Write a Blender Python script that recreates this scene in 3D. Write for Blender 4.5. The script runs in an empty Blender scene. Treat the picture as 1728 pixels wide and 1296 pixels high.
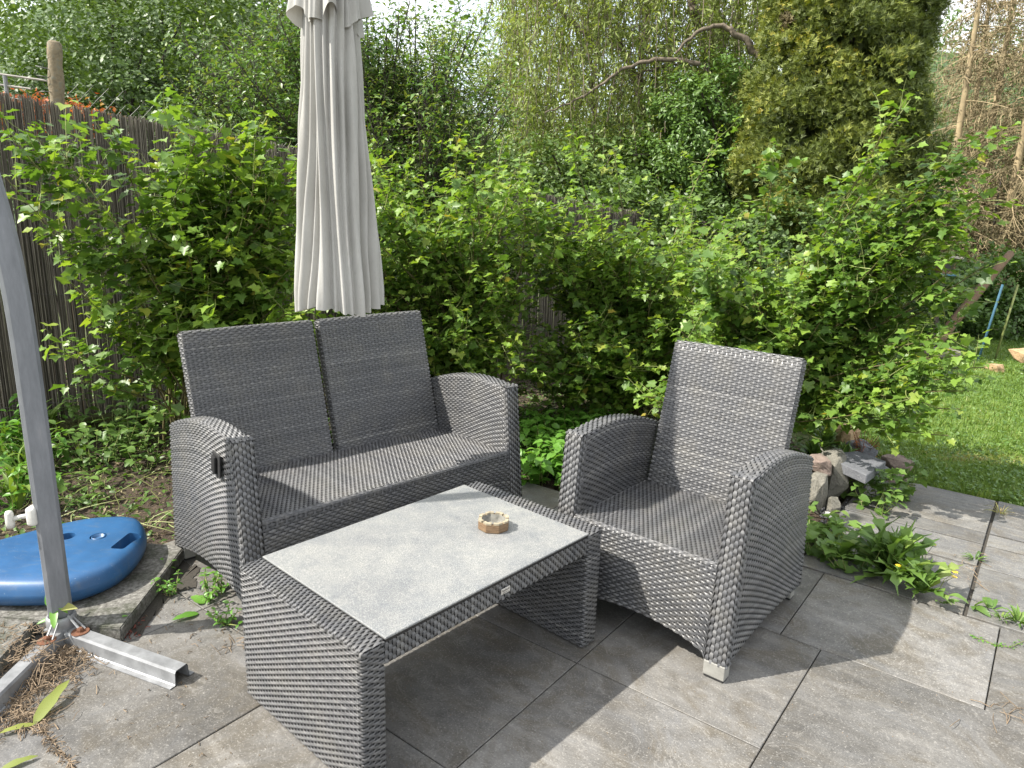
import bpy, bmesh, math, random
import numpy as np
from mathutils import Vector, Matrix, noise

SC = bpy.context.scene
COL = SC.collection
rs = np.random.RandomState(7)
random.seed(7)
PI = math.pi

# ------------------------------------------------------------------ camera
PITCH, ROLL, FPX, CH = .2386, -.0303, 1205.0, 1.42
cp, sp, cr, sr = math.cos(PITCH), math.sin(PITCH), math.cos(ROLL), math.sin(ROLL)
FWD = np.array([0, cp, -sp]); R0 = np.array([1., 0, 0]); D0 = np.array([0, -sp, -cp])
RT = cr * R0 + sr * D0; DN = -sr * R0 + cr * D0
cam_d = bpy.data.cameras.new('camera'); cam = bpy.data.objects.new('camera', cam_d); COL.objects.link(cam)
cam_d.sensor_width = 36; cam_d.lens = FPX / 1728 * 36; cam_d.clip_end = 600; cam_d.clip_start = .05
m = Matrix.Identity(4)
for i in range(3):
    m[i][0] = RT[i]; m[i][1] = -DN[i]; m[i][2] = -FWD[i]
m[2][3] = CH
cam.matrix_world = m
SC.camera = cam
CAM = np.array([0, 0, CH])

# ------------------------------------------------------------------ light
SUN_AZ = math.radians(14)            # shadows run towards +x and a little +y
SUN_EL = math.radians(47.5)
SUN = np.array([-math.cos(SUN_EL) * math.cos(SUN_AZ), -math.cos(SUN_EL) * math.sin(SUN_AZ), math.sin(SUN_EL)])
W = bpy.data.worlds.new('World'); SC.world = W; W.use_nodes = True
nt = W.node_tree; nt.nodes.clear()
sky = nt.nodes.new('ShaderNodeTexSky'); sky.sky_type = 'NISHITA'; sky.sun_disc = False
sky.sun_elevation = SUN_EL; sky.sun_rotation = math.atan2(SUN[0], SUN[1])
sky.air_density = 1.0; sky.dust_density = 1.5; sky.ozone_density = 1.0
bg = nt.nodes.new('ShaderNodeBackground'); bg.inputs[1].default_value = .145
out = nt.nodes.new('ShaderNodeOutputWorld')
tcw = nt.nodes.new('ShaderNodeTexCoord'); cn = nt.nodes.new('ShaderNodeTexNoise'); cn.inputs['Scale'].default_value = 2.2; cn.inputs['Detail'].default_value = 6
nt.links.new(tcw.outputs['Generated'], cn.inputs['Vector']); cr_n = nt.nodes.new('ShaderNodeMapRange'); nt.links.new(cn.outputs['Fac'], cr_n.inputs[0])
cr_n.inputs[1].default_value = .35; cr_n.inputs[2].default_value = .6; cr_n.inputs[3].default_value = .35; cr_n.inputs[4].default_value = .9
cm = nt.nodes.new('ShaderNodeMix'); cm.data_type = 'RGBA'; nt.links.new(cr_n.outputs[0], cm.inputs[0]); nt.links.new(sky.outputs[0], cm.inputs[6]); cm.inputs[7].default_value = (6.2, 6.2, 6.1, 1)
nt.links.new(cm.outputs[2], bg.inputs[0]); nt.links.new(bg.outputs[0], out.inputs[0])
sun_d = bpy.data.lights.new('sun', 'SUN'); sun_d.energy = 4.1; sun_d.angle = math.radians(.55); sun_d.color = (1, .95, .87)
sun = bpy.data.objects.new('sun', sun_d); COL.objects.link(sun)
sun.rotation_euler = Vector(tuple(SUN)).to_track_quat('Z', 'Y').to_euler()
SC.view_settings.view_transform = 'Standard'; SC.view_settings.look = 'None'
SC.view_settings.exposure = 1.2; SC.view_settings.gamma = 1
SC.view_settings.use_curve_mapping = False
SC.cycles.max_bounces = 7; SC.cycles.diffuse_bounces = 3; SC.cycles.glossy_bounces = 2
SC.cycles.transmission_bounces = 4; SC.cycles.transparent_max_bounces = 4
SC.cycles.use_denoising = True


# ------------------------------------------------------------------ helpers
def at(px, py, Y):
    """world point of a photograph pixel at forward distance Y"""
    d = RT * (px - 864) / FPX + DN * (py - 648) / FPX + FWD
    return CAM + d * (Y / d[1])

def at_z(px, py, z):
    d = RT * (px - 864) / FPX + DN * (py - 648) / FPX + FWD
    return CAM + d * ((z - CH) / d[2])

def pix(P):
    v = np.asarray(P, float) - CAM
    w = v @ FWD
    w = np.where(w > .01, w, .01)
    return 864 + FPX * (v @ RT) / w, 648 + FPX * (v @ DN) / w

def mesh(name, V, F, mats, mi=None, smooth=True, tint=None, uv=None):
    """V (n,3); F list of (k,3) / (k,4) index arrays"""
    me = bpy.data.meshes.new(name)
    V = np.asarray(V, np.float32)
    F = [np.asarray(f, np.int32) for f in F if len(f)]
    tot = sum(f.size for f in F); nf = sum(len(f) for f in F)
    me.vertices.add(len(V)); me.vertices.foreach_set('co', V.ravel())
    me.loops.add(tot); me.polygons.add(nf)
    me.loops.foreach_set('vertex_index', np.concatenate([f.ravel() for f in F]))
    ls = []; o = 0
    for f in F:
        ls.append(o + np.arange(len(f)) * f.shape[1]); o += f.size
    me.polygons.foreach_set('loop_start', np.concatenate(ls).astype(np.int32))
    if mi is not None:
        me.polygons.foreach_set('material_index', np.asarray(mi, np.int32))
    me.polygons.foreach_set('use_smooth', np.full(nf, smooth))
    if tint is not None:
        a = me.attributes.new('tint', 'FLOAT', 'POINT'); a.data.foreach_set('value', np.asarray(tint, np.float32))
    if uv is not None:
        a = me.attributes.new('wuv', 'FLOAT_VECTOR', 'POINT'); a.data.foreach_set('vector', np.asarray(uv, np.float32).ravel())
    for mt in (mats if isinstance(mats, (list, tuple)) else [mats]):
        me.materials.append(mt)
    me.update(calc_edges=True)
    return me

def link(name, me, parent=None, loc=None, rot=None, scale=None):
    o = bpy.data.objects.new(name, me); COL.objects.link(o)
    if parent is not None: o.parent = parent
    if loc is not None: o.location = tuple(loc)
    if rot is not None: o.rotation_euler = tuple(rot)
    if scale is not None: o.scale = tuple(scale)
    return o

def tag(o, label=None, cat=None, group=None, kind=None):
    if label: o['label'] = label
    if cat: o['category'] = cat
    if group: o['group'] = group
    if kind: o['kind'] = kind
    return o

def empty(name, loc, rz=0):
    o = bpy.data.objects.new(name, None); COL.objects.link(o)
    o.location = tuple(loc); o.rotation_euler = (0, 0, rz); o.empty_display_size = .1
    return o

class MB:
    """collects simple shapes in one mesh"""
    def __init__(s): s.V = []; s.Q = []; s.T = []; s.n = 0
    def add(s, V, Q=(), T=()):
        V = np.asarray(V, float)
        if len(Q): s.Q.append(np.asarray(Q) + s.n)
        if len(T): s.T.append(np.asarray(T) + s.n)
        s.V.append(V); s.n += len(V)
    def box(s, c, d, R=None):
        v = np.array([[x, y, z] for x in (-.5, .5) for y in (-.5, .5) for z in (-.5, .5)]) * np.array(d)
        if R is not None: v = v @ np.array(R).T
        s.add(v + np.array(c), [[0, 1, 3, 2], [4, 6, 7, 5], [0, 4, 5, 1], [2, 3, 7, 6], [0, 2, 6, 4], [1, 5, 7, 3]])
    def tube(s, P, r, k=6, cap=True):
        P = np.asarray(P, float); n = len(P)
        r = np.full(n, r) if np.isscalar(r) else np.asarray(r)
        T = np.gradient(P, axis=0); T /= np.linalg.norm(T, axis=1)[:, None] + 1e-9
        ref = np.array([0, 0, 1.]) if abs(T[:, 2]).mean() < .8 else np.array([1., 0, 0])
        A = np.cross(T, ref); A /= np.linalg.norm(A, axis=1)[:, None] + 1e-9
        B = np.cross(T, A)
        a = np.arange(k) / k * 2 * PI
        V = P[:, None] + r[:, None, None] * (np.cos(a)[None, :, None] * A[:, None] + np.sin(a)[None, :, None] * B[:, None])
        i = np.arange(n - 1)[:, None] * k; j = np.arange(k)[None]
        j2 = (j + 1) % k
        Q = np.stack([i + j, i + j2, i + k + j2, i + k + j], -1).reshape(-1, 4)
        V = V.reshape(-1, 3)
        if cap:
            V = np.vstack([V, P[:1], P[-1:]]); a0 = n * k; jj = np.arange(k)
            T2 = np.vstack([np.stack([np.full(k, a0), (jj + 1) % k, jj], -1), np.stack([np.full(k, a0 + 1), (n - 1) * k + jj, (n - 1) * k + (jj + 1) % k], -1)])
            s.add(V, Q, T2)
        else: s.add(V, Q)
    def extrude(s, P2, A, B, X, Y):
        """open or closed 2d profile P2 swept from A to B, axes X,Y; profile closed"""
        P2 = np.asarray(P2, float); n = len(P2)
        a = np.array(A) + P2[:, :1] * np.array(X) + P2[:, 1:] * np.array(Y)
        b = np.array(B) + P2[:, :1] * np.array(X) + P2[:, 1:] * np.array(Y)
        i = np.arange(n); j = (i + 1) % n
        s.add(np.vstack([a, b]), np.stack([i, j, n + j, n + i], -1))
    def lathe(s, prof, k=24, c=(0, 0, 0)):
        prof = np.asarray(prof, float); n = len(prof); a = np.arange(k) / k * 2 * PI
        V = np.stack([prof[:, 0][:, None] * np.cos(a), prof[:, 0][:, None] * np.sin(a), np.repeat(prof[:, 1][:, None], k, 1)], -1).reshape(-1, 3) + np.array(c)
        i = np.arange(n - 1)[:, None] * k; j = np.arange(k)[None]; j2 = (j + 1) % k
        s.add(V, np.stack([i + j, i + j2, i + k + j2, i + k + j], -1).reshape(-1, 4))
    def mesh(s, name, mat, smooth=False, **kw):
        return mesh(name, np.vstack(s.V), [np.vstack(s.Q) if s.Q else [], np.vstack(s.T) if s.T else []], mat, smooth=smooth, **kw)

def bm_mesh(name, bm, mat, smooth=False):
    bmesh.ops.recalc_face_normals(bm, faces=bm.faces)
    me = bpy.data.meshes.new(name); bm.to_mesh(me); bm.free()
    for f in me.polygons: f.use_smooth = smooth
    for mt in (mat if isinstance(mat, (list, tuple)) else [mat]): me.materials.append(mt)
    return me

def bevel_box(name, d, mat, b=.004, seg=2, c=(0, 0, 0), smooth=False):
    bm = bmesh.new(); bmesh.ops.create_cube(bm, size=1)
    bmesh.ops.scale(bm, vec=d, verts=bm.verts); bmesh.ops.translate(bm, vec=c, verts=bm.verts)
    bmesh.ops.bevel(bm, geom=list(bm.edges), offset=b, segments=seg, affect='EDGES', profile=.5)
    return bm_mesh(name, bm, mat, smooth)


# ------------------------------------------------------------------ materials
class NT:
    def __init__(s, name):
        s.m = bpy.data.materials.new(name); s.m.use_nodes = True; s.t = s.m.node_tree
        s.p = s.t.nodes['Principled BSDF']; s.o = s.t.nodes['Material Output']
    def n(s, typ, **kw):
        nd = s.t.nodes.new(typ)
        for k, v in kw.items():
            if k in nd.inputs: nd.inputs[k].default_value = v
            else: setattr(nd, k, v)
        return nd
    def l(s, a, b): s.t.links.new(a, b)
    def coord(s, scale=(1, 1, 1), rot=(0, 0, 0), rnd=False):
        tc = s.n('ShaderNodeTexCoord'); mp = s.n('ShaderNodeMapping'); mp.inputs['Scale'].default_value = scale; mp.inputs['Rotation'].default_value = rot
        s.l(tc.outputs['Object'], mp.inputs['Vector'])
        if rnd:
            oi = s.n('ShaderNodeObjectInfo'); mu = s.n('ShaderNodeMath', operation='MULTIPLY'); mu.inputs[1].default_value = 37.
            s.l(oi.outputs['Random'], mu.inputs[0]); s.l(mu.outputs[0], mp.inputs['Location'])
        return mp.outputs[0]
    def noise(s, vec, scale, detail=4, rough=.6, dist=0):
        nd = s.n('ShaderNodeTexNoise', Scale=scale, Detail=detail, Roughness=rough, Distortion=dist); s.l(vec, nd.inputs['Vector']); return nd.outputs['Fac']
    def ramp(s, fac, stops):
        nd = s.n('ShaderNodeValToRGB'); e = nd.color_ramp.elements
        while len(e) < len(stops): e.new(.5)
        for el, (p, c) in zip(e, stops): el.position = p; el.color = (*c, 1) if len(c) == 3 else c
        s.l(fac, nd.inputs[0]); return nd.outputs[0]
    def mix(s, fac, a, b, mode='MIX'):
        nd = s.n('ShaderNodeMix', data_type='RGBA', blend_type=mode)
        if isinstance(fac, (int, float)): nd.inputs[0].default_value = fac
        else: s.l(fac, nd.inputs[0])
        for k, v in ((6, a), (7, b)):
            if isinstance(v, tuple): nd.inputs[k].default_value = (*v, 1)
            else: s.l(v, nd.inputs[k])
        return nd.outputs[2]
    def bump(s, h, strength=.5, dist=.002):
        nd = s.n('ShaderNodeBump', Strength=strength, Distance=dist); s.l(h, nd.inputs['Height']); s.l(nd.outputs[0], s.p.inputs['Normal'])
    def col(s, c):
        if isinstance(c, tuple): s.p.inputs['Base Color'].default_value = (*c, 1)
        else: s.l(c, s.p.inputs['Base Color'])
    def set(s, **kw):
        for k, v in kw.items(): s.p.inputs[k.replace('_', ' ')].default_value = v

def simple(name, c, rough=.6, metal=0., nscale=30, var=.25, bump=.2, bd=.001):
    t = NT(name); v = t.coord(rnd=True)
    f = t.noise(v, nscale, 5)
    a = tuple(x * (1 - var) for x in c); b = tuple(min(1, x * (1 + var)) for x in c)
    t.col(t.ramp(f, [(.3, a), (.7, b)])); t.set(Roughness=rough, Metallic=metal)
    if bump: t.bump(f, bump, bd)
    return t.m

def leaf_mat(name, stops, trans=.35, rough=.42, spec=.5, tcol=(1.3, 1.3, .5)):
    t = NT(name)
    at_ = t.n('ShaderNodeAttribute', attribute_name='tint')
    c = t.ramp(at_.outputs['Fac'], stops)
    v = t.coord(); f = t.noise(v, 60, 3); c = t.mix(t.ramp(f, [(.35, (.0,) * 3), (.7, (.35,) * 3)]), c, t.mix(.5, c, (.16, .2, .05)))
    t.col(c); t.set(Roughness=rough); t.p.inputs['Specular IOR Level'].default_value = spec
    tr = t.n('ShaderNodeBsdfTranslucent'); t.l(t.mix(1., c, tcol, 'MULTIPLY'), tr.inputs['Color'])
    mx = t.n('ShaderNodeMixShader'); mx.inputs[0].default_value = trans
    t.l(t.p.outputs[0], mx.inputs[1]); t.l(tr.outputs[0], mx.inputs[2]); t.l(mx.outputs[0], t.o.inputs['Surface'])
    return t.m

M = {}
def make_mats():
    # wicker strands
    t = NT('wicker')
    a = t.n('ShaderNodeAttribute', attribute_name='tint'); w = t.n('ShaderNodeAttribute', attribute_name='wuv')
    base = t.ramp(a.outputs['Fac'], [(0, (.050, .051, .054)), (.45, (.090, .091, .095)), (.8, (.14, .14, .142)), (1, (.20, .197, .19))])
    v = t.coord(); dirt = t.noise(v, 9, 5, .7); speck = t.noise(v, 260, 2)
    c = t.mix(t.ramp(dirt, [(.45, (0, 0, 0)), (.75, (.35,) * 3)]), base, (.20, .185, .15))
    c = t.mix(t.ramp(speck, [(.62, (0, 0, 0)), (.8, (.5,) * 3)]), c, (.36, .35, .31))
    t.col(c); t.set(Roughness=.34); t.p.inputs['Specular IOR Level'].default_value = .7
    sx = t.n('ShaderNodeSeparateXYZ'); t.l(w.outputs['Vector'], sx.inputs[0])
    m1 = t.n('ShaderNodeMath', operation='MULTIPLY'); m1.inputs[1].default_value = 2 * PI * 3.5; t.l(sx.outputs[1], m1.inputs[0])
    m2 = t.n('ShaderNodeMath', operation='SINE'); t.l(m1.outputs[0], m2.inputs[0])
    t.bump(m2.outputs[0], .6, .0006)
    M['wicker'] = t.m
    M['core'] = simple('wicker_core', (.005, .005, .005), .9)  # near-black backing: shade in the weave gaps is put into its colour
    # table glass: light speckled stone print
    t = NT('stone_glass'); v = t.coord()
    big = t.noise(v, 5, 6, .65, .8); mid = t.noise(v, 15, 6, .7); fine = t.noise(v, 430, 2, .5)
    c = t.ramp(big, [(.32, (.088, .10, .118)), (.47, (.160, .170, .177)), (.66, (.245, .250, .238))])
    c = t.mix(.45, c, t.ramp(mid, [(.3, (.16, .17, .18)), (.7, (.33, .32, .29))]))
    c = t.mix(t.ramp(fine, [(.36, (.75,) * 3), (.5, (0, 0, 0)), (.64, (0, 0, 0))]), c, (.10, .107, .115))
    c = t.mix(t.ramp(fine, [(.56, (0, 0, 0)), (.68, (.75,) * 3)]), c, (.44, .43, .39))
    t.col(c); t.set(Roughness=.38); t.bump(fine, .25, .0008)
    M['glass'] = t.m
    M['black'] = simple('black_edge', (.012, .012, .013), .35, nscale=60, bump=0)
    # tiles
    def tile(name, a, b, dark, light, streak=(1, 4, 1), warm=(.105, .090, .066), cool=(.155, .157, .160)):
        t = NT(name); v = t.coord(rnd=True); vs = t.coord(scale=streak, rnd=True)
        big = t.noise(v, 2.2, 6, .62, .6); st = t.noise(vs, 4.5, 7, .68, .4); fine = t.noise(v, 190, 3, .6); mid = t.noise(v, 17, 6, .7)
        cl = t.noise(v, 3.2, 8, .68, 2.2); vein = t.noise(v, 5.5, 3, .55, 3.0)
        c = t.ramp(big, [(.3, a), (.7, b)]); c = t.mix(t.ramp(cl, [(.36, (.75,) * 3), (.52, (0, 0, 0))]), c, warm)
        c = t.mix(t.ramp(cl, [(.54, (0, 0, 0)), (.72, (.6,) * 3)]), c, cool)
        c = t.mix(t.ramp(vein, [(.485, (0, 0, 0)), (.50, (.45,) * 3), (.515, (0, 0, 0))]), c, light)
        c = t.mix(t.ramp(st, [(.40, (.3,) * 3), (.56, (0, 0, 0))]), c, dark)
        c = t.mix(t.ramp(st, [(.56, (0, 0, 0)), (.75, (.4,) * 3)]), c, light)
        c = t.mix(t.ramp(mid, [(.5, (0, 0, 0)), (.75, (.45,) * 3)]), c, tuple(x * .55 for x in dark))
        c = t.mix(t.ramp(fine, [(.58, (0, 0, 0)), (.72, (.55,) * 3)]), c, tuple(min(1, x * 1.5) for x in light))
        c = t.mix(t.ramp(fine, [(.3, (.5,) * 3), (.42, (0, 0, 0))]), c, tuple(x * .5 for x in dark))
        oi = t.n('ShaderNodeObjectInfo'); hv = t.n('ShaderNodeHueSaturation'); mr = t.n('ShaderNodeMapRange')
        mr.inputs['To Min'].default_value = .82; mr.inputs['To Max'].default_value = 1.14
        t.l(oi.outputs['Random'], mr.inputs[0]); t.l(mr.outputs[0], hv.inputs['Value']); t.l(c, hv.inputs['Color'])
        t.col(hv.outputs[0]); t.l(t.ramp(big, [(.3, (.5,) * 3), (.7, (.72,) * 3)]), t.p.inputs['Roughness'])
        h = t.mix(.5, st, t.mix(.4, mid, fine)); t.bump(h, .55, .004)
        return t.m
    M['tile'] = tile('stone_tile', (.090, .085, .077), (.205, .197, .182), (.060, .057, .052), (.28, .268, .245))
    M['slate'] = tile('slate_tile', (.10, .10, .10), (.18, .175, .16), (.055, .055, .057), (.27, .25, .21), (1, 9, 1))
    M['grout'] = simple('joint_sand', (.045, .04, .032), .95, nscale=80, bump=.6, bd=.004)
    t = NT('mossy_concrete'); v = t.coord(rnd=True)
    f = t.noise(v, 9, 7, .72); g = t.noise(v, 75, 4, .7)
    c = t.ramp(g, [(.3, (.055, .05, .042)), (.52, (.15, .145, .13)), (.75, (.30, .29, .26))])
    c = t.mix(t.ramp(f, [(.48, (0, 0, 0)), (.62, (.75,) * 3)]), c, (.028, .034, .014)); t.col(c); t.set(Roughness=.92)
    t.bump(t.mix(.5, f, g), .9, .008); M['concrete'] = t.m
    M['soil'] = simple('soil', (.055, .038, .024), .95, nscale=35, var=.6, bump=1., bd=.03)
    M['lawn_ground'] = simple('lawn_soil', (.075, .095, .028), .95, nscale=5, var=.4, bump=.6, bd=.02)
    t = NT('alu'); v = t.coord(scale=(1, 1, .2)); f = t.noise(v, 40, 6, .7)
    t.col(t.ramp(f, [(.3, (.15, .16, .175)), (.62, (.215, .225, .245)), (.8, (.30, .30, .30))])); t.set(Metallic=.35, Roughness=.45); t.bump(f, .1, .0006); M['alu'] = t.m
    M['steel'] = simple('galvanised_steel', (.24, .245, .25), .5, .35, nscale=18, var=.3, bump=.1)
    M['rust'] = simple('rust', (.12, .05, .025), .9, nscale=60, var=.4)
    M['foot'] = simple('foot_metal', (.30, .295, .27), .5, .3, nscale=50, var=.15)
    M['rubber'] = simple('rubber', (.015, .015, .015), .7, bump=0)
    t = NT('blue_plastic'); v = t.coord(); f = t.noise(v, 7, 5, .6); g = t.noise(v, 120, 3)
    c = t.ramp(f, [(.3, (.016, .066, .16)), (.7, (.025, .098, .23))]); c = t.mix(t.ramp(g, [(.66, (0, 0, 0)), (.78, (.6,) * 3)]), c, (.22, .28, .36))
    c = t.mix(t.ramp(t.noise(t.coord(scale=(1, 3, 1)), 16, 7, .75), [(.52, (0, 0, 0)), (.7, (.4,) * 3)]), c, (.10, .13, .16)); t.col(c); t.set(Roughness=.42); t.bump(g, .12, .0006); M['blue'] = t.m
    M['white_plastic'] = simple('grey_white_plastic', (.52, .51, .47), .55, nscale=40, var=.15)
    # canopy cloth
    t = NT('canopy_cloth'); v = t.coord(scale=(1, 1, .35)); f = t.noise(v, 6, 6, .65); g = t.noise(v, 120, 3, .8); h = t.noise(t.coord(), 550, 2)
    c = t.ramp(f, [(.3, (.33, .322, .298)), (.65, (.45, .445, .42))]); c = t.mix(t.ramp(g, [(.55, (0, 0, 0)), (.8, (.4,) * 3)]), c, (.20, .185, .155))
    t.col(c); t.set(Roughness=.9); t.bump(h, .2, .0005)
    tr = t.n('ShaderNodeBsdfTranslucent'); tr.inputs[0].default_value = (.6, .56, .46, 1); mx = t.n('ShaderNodeMixShader'); mx.inputs[0].default_value = .12
    t.l(t.p.outputs[0], mx.inputs[1]); t.l(tr.outputs[0], mx.inputs[2]); t.l(mx.outputs[0], t.o.inputs['Surface']); M['cloth'] = t.m
    # wood of the ashtray
    t = NT('ashtray_wood'); v = t.coord(scale=(1, 1, 6)); f = t.noise(v, 45, 5, .6)
    t.col(t.ramp(f, [(.3, (.10, .055, .028)), (.6, (.20, .13, .07)), (.8, (.27, .20, .125))])); t.set(Roughness=.65); t.bump(f, .4, .001); M['wood'] = t.m
    M['pale_wood'] = simple('weathered_wood', (.29, .25, .175), .75, nscale=60, var=.3, bump=.4)
    M['ash'] = simple('ash_stained_wood', (.15, .145, .125), .85, nscale=60, var=.4, bump=.4)
    t = NT('reed'); a = t.n('ShaderNodeAttribute', attribute_name='tint')
    v = t.coord(scale=(1, 1, .12)); f = t.noise(v, 90, 4)
    c = t.ramp(a.outputs['Fac'], [(0, (.06, .053, .042)), (.5, (.19, .168, .132)), (.85, (.33, .295, .235)), (1, (.46, .42, .35))])
    c = t.mix(t.ramp(f, [(.4, (0, 0, 0)), (.7, (.6,) * 3)]), c, (.08, .065, .05)); t.col(c); t.set(Roughness=.85); M['reed'] = t.m
    M['wire'] = simple('fence_wire', (.11, .11, .10), .5, .6, bump=0)
    t = NT('lichen_post'); v = t.coord(); f = t.noise(v, 25, 6, .7)
    t.col(t.ramp(f, [(.3, (.10, .085, .06)), (.5, (.22, .175, .11)), (.62, (.17, .16, .12)), (.8, (.34, .31, .24))])); t.set(Roughness=.95); t.bump(f, .9, .01); M['post'] = t.m
    M['bark'] = simple('dark_bark', (.045, .036, .028), .9, nscale=40, var=.5, bump=.8, bd=.006)
    M['bark_light'] = simple('grey_brown_bark', (.13, .105, .075), .9, nscale=30, var=.45, bump=.8, bd=.006)
    M['cane'] = simple('cane', (.13, .11, .045), .7, nscale=30, var=.5, bump=0)
    M['green_cane'] = simple('young_cane', (.20, .23, .07), .6, nscale=30, var=.35, bump=0)
    M['dead'] = simple('dead_twigs', (.30, .235, .135), .9, nscale=4, var=.45, bump=0)
    M['straw'] = simple('straw', (.19, .14, .09), .9, nscale=30, var=.4, bump=0)
    M['rose_debris'] = simple('reddish_litter', (.17, .05, .035), .9, nscale=50, var=.4, bump=0)
    G = lambda a, b, c, d: [(0, a), (.45, b), (.8, c), (1, d)]
    M['leaf'] = leaf_mat('currant_leaf', rough=.43, spec=.5, stops=[(0, (.035, .085, .016)), (.35, (.09, .18, .03)), (.65, (.165, .28, .045)), (.88, (.25, .38, .06)), (.95, (.26, .32, .05)), (1, (.35, .28, .05))], trans=.4)
    M['elder'] = leaf_mat('fresh_leaf', G((.06, .16, .02), (.10, .25, .03), (.15, .33, .05), (.2, .38, .06)), .36, .4)
    M['weed'] = leaf_mat('weed_leaf', G((.045, .10, .018), (.09, .175, .034), (.15, .255, .055), (.25, .31, .08)), .3, .45)
    M['apple'] = leaf_mat('plum_leaf', G((.04, .095, .022), (.08, .17, .036), (.13, .23, .055), (.2, .22, .06)), .3, .38)
    M['hedge_leaf'] = leaf_mat('hedge_leaf', G((.045, .085, .02), (.085, .15, .035), (.135, .21, .055), (.21, .29, .09)), .25, .5)
    M['willow'] = leaf_mat('willow_leaf', G((.11, .15, .035), (.21, .27, .07), (.30, .36, .11), (.38, .42, .16)), .35, .5)
    M['thuja'] = leaf_mat('thuja_spray', G((.035, .055, .012), (.10, .135, .022), (.22, .25, .035), (.42, .34, .045)), .18, .6)
    M['brown'] = leaf_mat('dead_spray', G((.10, .08, .04), (.19, .15, .08), (.30, .245, .14), (.40, .33, .20)), .15, .8, tcol=(1, 1, 1))
    M['grass'] = leaf_mat('grass_blade', G((.07, .14, .022), (.15, .25, .045), (.23, .33, .07), (.36, .33, .14)), .35, .5)
    M['dead_leaf'] = leaf_mat('wilted_leaf', G((.16, .20, .04), (.27, .30, .06), (.36, .34, .12), (.4, .3, .15)), .3, .6)
    M['orange'] = leaf_mat('orange_leaf', G((.3, .06, .02), (.45, .12, .03), (.5, .2, .05), (.3, .25, .05)), .3, .6, tcol=(1.2, .8, .5))
    M['yellow'] = simple('yellow_petal', (.75, .55, .03), .6, bump=0)
    M['red_leaf'] = simple('red_dry_leaf', (.35, .08, .03), .8, bump=0)
    def rock(n, a, b, c2):
        t = NT(n); v = t.coord(rnd=True); f = t.noise(v, 14, 8, .75, .5); g = t.noise(v, 110, 4, .7)
        c = t.ramp(f, [(.3, a), (.7, b)]); c = t.mix(t.ramp(g, [(.5, (0, 0, 0)), (.7, (.7,) * 3)]), c, c2); t.col(c); t.set(Roughness=.88); t.bump(t.mix(.5, f, g), .8, .012); return t.m
    M['granite'] = rock('granite', (.11, .105, .085), (.24, .225, .19), (.05, .05, .038))
    M['slate_rock'] = rock('slate_rock', (.085, .09, .10), (.16, .165, .18), (.22, .22, .22))
    M['sandstone'] = rock('sandstone', (.34, .22, .11), (.46, .34, .20), (.22, .14, .07))
    M['brownstone'] = rock('brownstone', (.16, .12, .10), (.25, .19, .16), (.30, .25, .2))
    M['gravel'] = simple('dark_gravel', (.05, .05, .053), .8, nscale=60, var=.5)
    M['metal_sign'] = simple('brushed_plate', (.62, .60, .56), .4, .6, bump=0)
    M['roof'] = simple('brown_boards', (.16, .10, .06), .8)
    M['blue_paint'] = simple('blue_paint', (.035, .10, .15), .8)
    M['hill'] = simple('hillside', (.05, .085, .03), .95, nscale=.5, var=.4, bump=0)
    M['grey_wood2'] = M['steel']; M['grey_wood'] = simple('grey_board', (.30, .28, .25), .85, nscale=20, var=.3)
make_mats()


# ------------------------------------------------------------------ leaf templates
def fan(outline, c):
    V = [c] + outline; n = len(outline)
    return np.array(V, float), np.array([[0, i + 1, (i + 1) % n + 1] for i in range(n)])
def currant(var=0):
    r = random.Random(var)
    h = [(.30, -.10), (.50, .10), (.38, .28), (.56, .52), (.27, .62)]
    out = [(0, .06, 0)]
    L = [(x * (1 + r.uniform(-.1, .1)), y + r.uniform(-.03, .03), .16 * x + .10 * y * y + r.uniform(-.05, .05)) for x, y in h]
    Rr = [(-x * (1 + r.uniform(-.1, .1)), y + r.uniform(-.03, .03), .16 * x + .10 * y * y + r.uniform(-.05, .05)) for x, y in h][::-1]
    out = [(0, .06, 0)] + L + [(0, 1.0, -.10 - .1 * r.random())] + Rr
    V, T = fan(out, (0, .42, -.03))
    V = np.vstack([V, [[-.015, .06, 0], [.015, .06, 0], [0, -.65, -.12]]]); n = len(V)
    T = np.vstack([T, [[n - 3, n - 2, n - 1]]])
    return V, T
def ovate(w=.22, curl=.2):
    V = np.array([(0, 0, 0), (0, .35, 0), (0, .7, -.3 * curl), (0, 1.0, -curl), (w, .25, .08), (w * 1.05, .55, .05), (w * .5, .85, -.4 * curl), (-w, .25, .08), (-w * 1.05, .55, .05), (-w * .5, .85, -.4 * curl)])
    T = np.array([(0, 4, 1), (1, 4, 5), (1, 5, 2), (2, 5, 6), (2, 6, 3), (0, 1, 7), (1, 8, 7), (1, 2, 8), (2, 9, 8), (2, 3, 9)])
    return V, T
def diamond(w=.14):
    return np.array([(0, 0, 0), (w, .4, .03), (0, 1, -.08), (-w, .4, .03)], float), np.array([(0, 1, 2), (0, 2, 3)])
def spray(w=.5):
    # a flat scale-leaf spray with fingers
    V = np.array([(0, 0, 0), (.12, .3, 0), (.5, .55, .06), (.16, .55, 0), (.34, .95, .05), (0, .72, 0), (0, 1.1, 0), (-.34, .95, .05), (-.16, .55, 0), (-.5, .55, .06), (-.12, .3, 0)])
    T = np.array([(0, 1, 10), (1, 2, 3), (3, 4, 5), (5, 6, 8), (8, 7, 5), (10, 8, 9), (1, 3, 8), (1, 8, 10), (3, 5, 8)])
    return V, T
CUR = [currant(i) for i in range(6)]
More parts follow.
